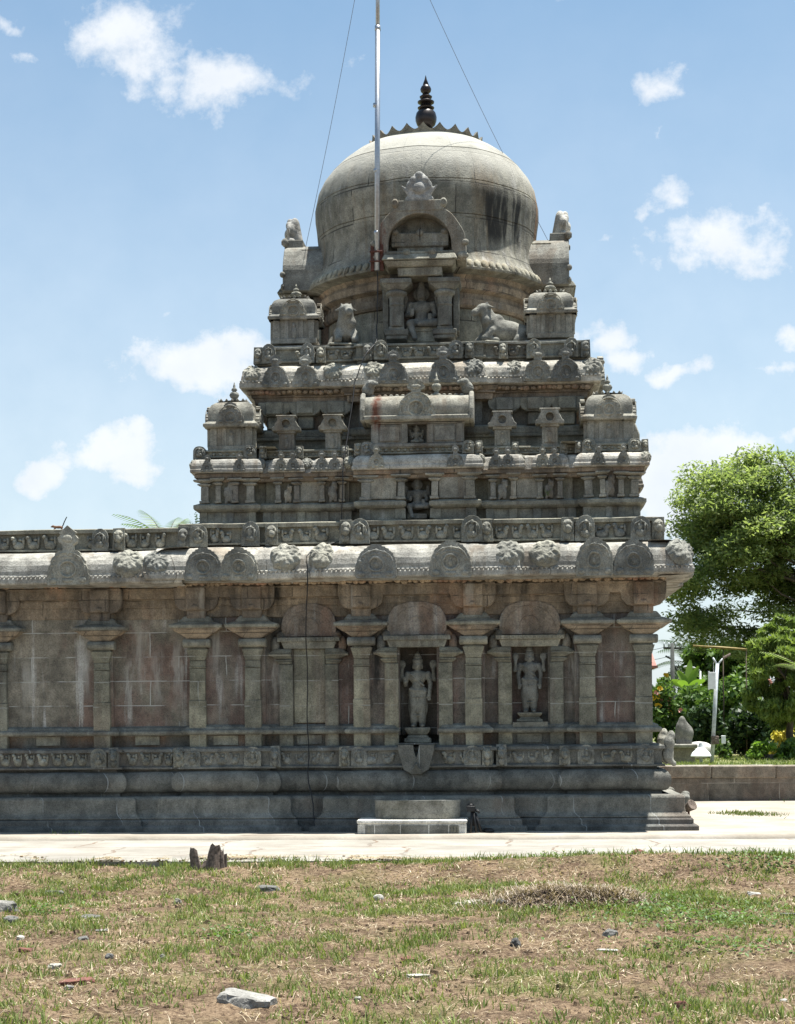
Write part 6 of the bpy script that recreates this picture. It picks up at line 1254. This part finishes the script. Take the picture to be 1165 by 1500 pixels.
# palms: curved fronds with leaflets
def frond(m, base, az, el, ln, droop, wid, n=20):
    p = Vector(base); d = Vector((math.cos(az)*math.cos(el), math.sin(az)*math.cos(el), math.sin(el))); pts = [p.copy()]
    for i in range(n): p = p+d*ln/n; d = (d+Vector((0, 0, -droop/n))).normalized(); pts.append(p.copy())
    for i in range(1, n):
        t = pts[i+1]-pts[i-1]; s = t.cross(Vector((0, 0, 1))).normalized(); w = wid*math.sin(math.pi*(i/n)**.8)**.6; tn = t.normalized()
        for sg in (-1, 1):
            q = pts[i]; e = q+s*sg*w*.8+tn*w*.5+Vector((0, 0, -w*.35)); k = tn*ln/n*.28; m.add([tuple(q-k), tuple(q+k), tuple(e+k*.2)], [(0, 1, 2)])
    return pts
def palm(name, px, py, Y, label, nf, ln, wid, mat, h_trunk, tr, seed, grp=None, z0=None):
    c = at(px, py, Y); z0 = (GZ if Y < 50 else -.3) if z0 is None else z0; rng = random.Random(seed); r = empty(name, (c.x, Y, z0), label, 'palm', grp); m = MB(); st = MB()
    for i in range(nf): pts = frond(m, c, rng.uniform(0, 6.28), rng.uniform(.05, 1.2), ln*rng.uniform(.8, 1.1), rng.uniform(.8, 1.7), wid); st.tube(pts[::3], .02*ln/2, 4, .004)
    setpar(m.build('fronds', M[mat], None), r); st.tube([(c.x+.15, Y, z0-.05), (c.x, Y, (c.z+z0)/2), tuple(c)], tr, 10, tr*.7); setpar(st.build('trunk', M['bark'], None), r); return r
palm('coconut_palm', 1015, 975, 60, 'distant coconut palm seen below the big tree next to the utility pole', 22, 2.6, .8, 'leaf_dark', 6, .14, 3)
palm('coconut_palm', 245, 800, 40, 'palm whose frond tips just rise above the hall parapet on the left', 22, 2.4, .6, 'leaf_shrub', 6, .15, 8, z0=-.3)
palm('garden_palm', 1180, 985, 11.5, 'garden palm arching in from the right edge with pale hanging fronds', 7, 1.1, .24, 'leaf_feather', 1, .09, 12)
tree('broad_tree', 1040, 75, ZA(985, 75, 1040), (sc(60, 75), sc(40, 75), sc(42, 75)), 'far dark tree behind the utility pole', 'leaf_dark', 40, 9000, .22, 45, 1.5, .3, limbs=6)
# tuft growing on the tower's first roof
q = at(289, 775, .6); r = empty('roof_weed', (q.x, .6, 4.5), 'small green weed sprouting on the roof at the left foot of the tower', 'plant'); m = MB(); rng = random.Random(2)
for i in range(26): frond(m, (q.x+rng.uniform(-.05, .05), .6+rng.uniform(-.05, .05), 4.45), rng.uniform(0, 6.28), rng.uniform(.6, 1.4), rng.uniform(.2, .4), 1.2, .03, 8)
setpar(m.build('leaves', M['leaf_lime'], None), r)
q = at(803, 730, .15); r = empty('wall_fern', (q.x, .15, 4.85), 'little fern growing in a wall panel of the second storey on the right', 'plant'); m = MB()
for i in range(16): frond(m, (q.x+rng.uniform(-.03, .03), .13, 4.86+rng.uniform(0, .08)), rng.uniform(3.4, 6.0), rng.uniform(.2, 1.4), rng.uniform(.06, .13), 1.2, .02, 6)
setpar(m.build('leaves', M['leaf_shrub'], None), r)
# banana plant
q = at(1008, 1010, 21); r = empty('banana_plant', (q.x, 21, GZ), 'banana plant with broad bright green upright leaves behind the shrubs', 'plant'); m = MB(); st = MB(); st.tube([(q.x, 21, GZ), (q.x, 21, q.z)], .09, 9, .06)
for az, el, ln in ((1.2, 1.35, .85), (2.6, 1.2, .6), (.2, 1.25, .7), (4.2, .6, .7), (5.6, .7, .6), (3.3, .7, .6)):
    p = Vector((q.x, 21, q.z)); d = Vector((math.cos(az)*math.cos(el), math.sin(az)*math.cos(el), math.sin(el))); v = []; f = []; s = d.cross(Vector((0, 1, .2))).normalized()
    for i in range(9): w = .10*math.sin(math.pi*min(.98, .06+i/8*.92))**.6; v += [tuple(p-s*w), tuple(p+Vector((0, .03, -.02))), tuple(p+s*w)]; p = p+d*ln/8; d = (d+Vector((0, 0, -.09))).normalized()
    for i in range(8): f += [(3*i, 3*i+1, 3*i+4, 3*i+3), (3*i+1, 3*i+2, 3*i+5, 3*i+4)]
    m.add(v, f, True)
setpar(m.build('leaves', M['leaf_lime'], None), r); setpar(st.build('stem', M['leaf_shrub'], None), r)
# utility pole, street lamp, shed, bamboo rail, tiled roof corner
Yu = 38; p0, p1 = at(986, 1080, Yu), at(985, 942, Yu); r = empty('utility_pole', (p0.x, Yu, -.3), 'dark concrete utility pole with a cross arm, far behind the temple corner', 'pole')
m = MB(); m.tube([(p0.x, Yu, -.3), (p1.x, Yu, p1.z)], .12, 8, .075); setpar(m.build('pole_shaft', M['concrete_pole'], None), r)
m = MB(); a, b = at(972, 949, Yu), at(999, 950, Yu); m.tube([a, b], .045, 6); a2, b2 = at(975, 961, Yu), at(985, 966, Yu); m.tube([a2, b2], .035, 6); a3, b3 = at(986, 973, Yu), at(1000, 992, Yu); m.tube([a3, b3], .04, 6); setpar(m.build('cross_arm', M['concrete_pole'], None), r)
m = MB()
for px in (973, 980, 990, 998): c = at(px, 948, Yu); m.tube([c, c+Vector((0, 0, .18))], .03, 6)
setpar(m.build('insulator', M['paint_grey'], None), r)
for k, (px, e, lab) in enumerate(((974, (900, 938), 'upper power line from the far utility pole'), (985, (900, 955), 'lower power line from the far utility pole'))): 
    m = MB(); a, b = at(px, 948+12*k, Yu), at(*e, Yu+6); m.tube([a.lerp(b, t)-Vector((0, 0, .25*math.sin(math.pi*t))) for t in np.linspace(0, 1, 10)], .012, 4); tag(m.build('power_line', M['wire']), lab, 'wire', 'power lines')
Ys = 30; c0, c1, c2 = at(1027, 1060, Ys), at(1026, 983, Ys), at(1008, 977, Ys); r = empty('street_lamp', (c0.x, Ys, GZ), 'thin pale street lamp with a bent arm behind the banana plant', 'street lamp')
m = MB(); m.tube([(c0.x, Ys, GZ), (c1.x, Ys, c1.z)], .045, 8, .035); setpar(m.build('pole_tube', M['paint_grey'], None), r); m = MB(); m.tube([c1, c1.lerp(c2, .5)+Vector((0, 0, .04)), c2], .03, 8); m.ell(tuple(c2), (.16, .08, .05)); setpar(m.build('arm', M['paint_grey'], None), r)
Yh = 33; a, b = at(1068, 1010, Yh), at(1108, 990, Yh); r = empty('shed', ((a.x+b.x)/2, Yh, GZ), 'small shed with a faded red roof glimpsed between the trees', 'shed')
m = MB(); m.box(a.x+.06, b.x-.06, Yh, Yh+2, GZ, at(1085, 1001, Yh).z); setpar(m.build('wall', M['warm'], None), r)
m = MB(); z0, z1 = at(1085, 1001, Yh).z, at(1085, 992, Yh).z; m.add([(a.x, Yh-.3, z0), (b.x+.5, Yh-.3, z0), (b.x+.5, Yh+1.2, z1+.25), (a.x, Yh+1.2, z1+.25), (a.x, Yh-.3, z0-.07), (b.x+.5, Yh-.3, z0-.07), (b.x+.5, Yh+1.2, z1+.18), (a.x, Yh+1.2, z1+.18)], [(0, 1, 2, 3), (0, 4, 5, 1), (7, 6, 5, 4), (1, 5, 6, 2), (0, 3, 7, 4)]); setpar(m.build('roof', M['roofred'], None), r)
Yb = 15; a, b = at(1016, 946, Yb), at(1096, 951, Yb); r = empty('bamboo_rail', ((a.x+b.x)/2, Yb, GZ), 'horizontal dry bamboo rail on thin posts above the garden', 'rail')
m = MB()
for k in range(5): m.tube([a+Vector((0, k*.03, .012*(k % 2))), a.lerp(b, .5)+Vector((0, k*.03, random.uniform(-.02, .02))), b+Vector((random.uniform(-.1, .05), k*.03, random.uniform(-.02, .02)))], .018, 6)
setpar(m.build('bamboo_pole', M['bamboo'], None), r); m = MB()
for t in (.55, .97): c = a.lerp(b, t); m.tube([(c.x, Yb+.06, GZ), (c.x, Yb+.06, c.z)], .014, 7)
setpar(m.build('post', M['bark'], None), r)
Yt = 22; a, b = at(940, 962, Yt), at(962, 962, Yt); r = empty('tiled_building', ((a.x+b.x)/2, Yt, GZ), 'brown tiled roof corner peeping out behind the right edge of the temple wall', 'building')
z = at(955, 975, Yt).z; z2 = at(955, 962, Yt).z; m = MB(); m.box(a.x-2.5, b.x-.12, Yt+.1, Yt+2.4, GZ, z); setpar(m.build('wall', M['warm'], None), r); m = MB(); m.frus((a.x-2.6, b.x, Yt, Yt+2.5), (a.x-2.6, b.x-.12, Yt+.9, Yt+1.6), z, z2+.35); m.box(a.x-2.65, b.x+.03, Yt-.05, Yt+2.55, z-.06, z); setpar(m.build('roof', M['roofred'], None), r)
# far tree belt closing the horizon
def belt():
    rng = random.Random(4); cs = []
    for i in range(150): cs.append((-90+i*1.5+rng.uniform(-1, 1), rng.uniform(95, 110), rng.uniform(.5, 2.6), 3, 3, rng.uniform(1.2, 2.2)))
    return tag(leaf_cloud('far_tree_belt', cs, 16000, .5, 'leaf_dark', None, 1.6, .2, 4), kind='stuff')
belt()
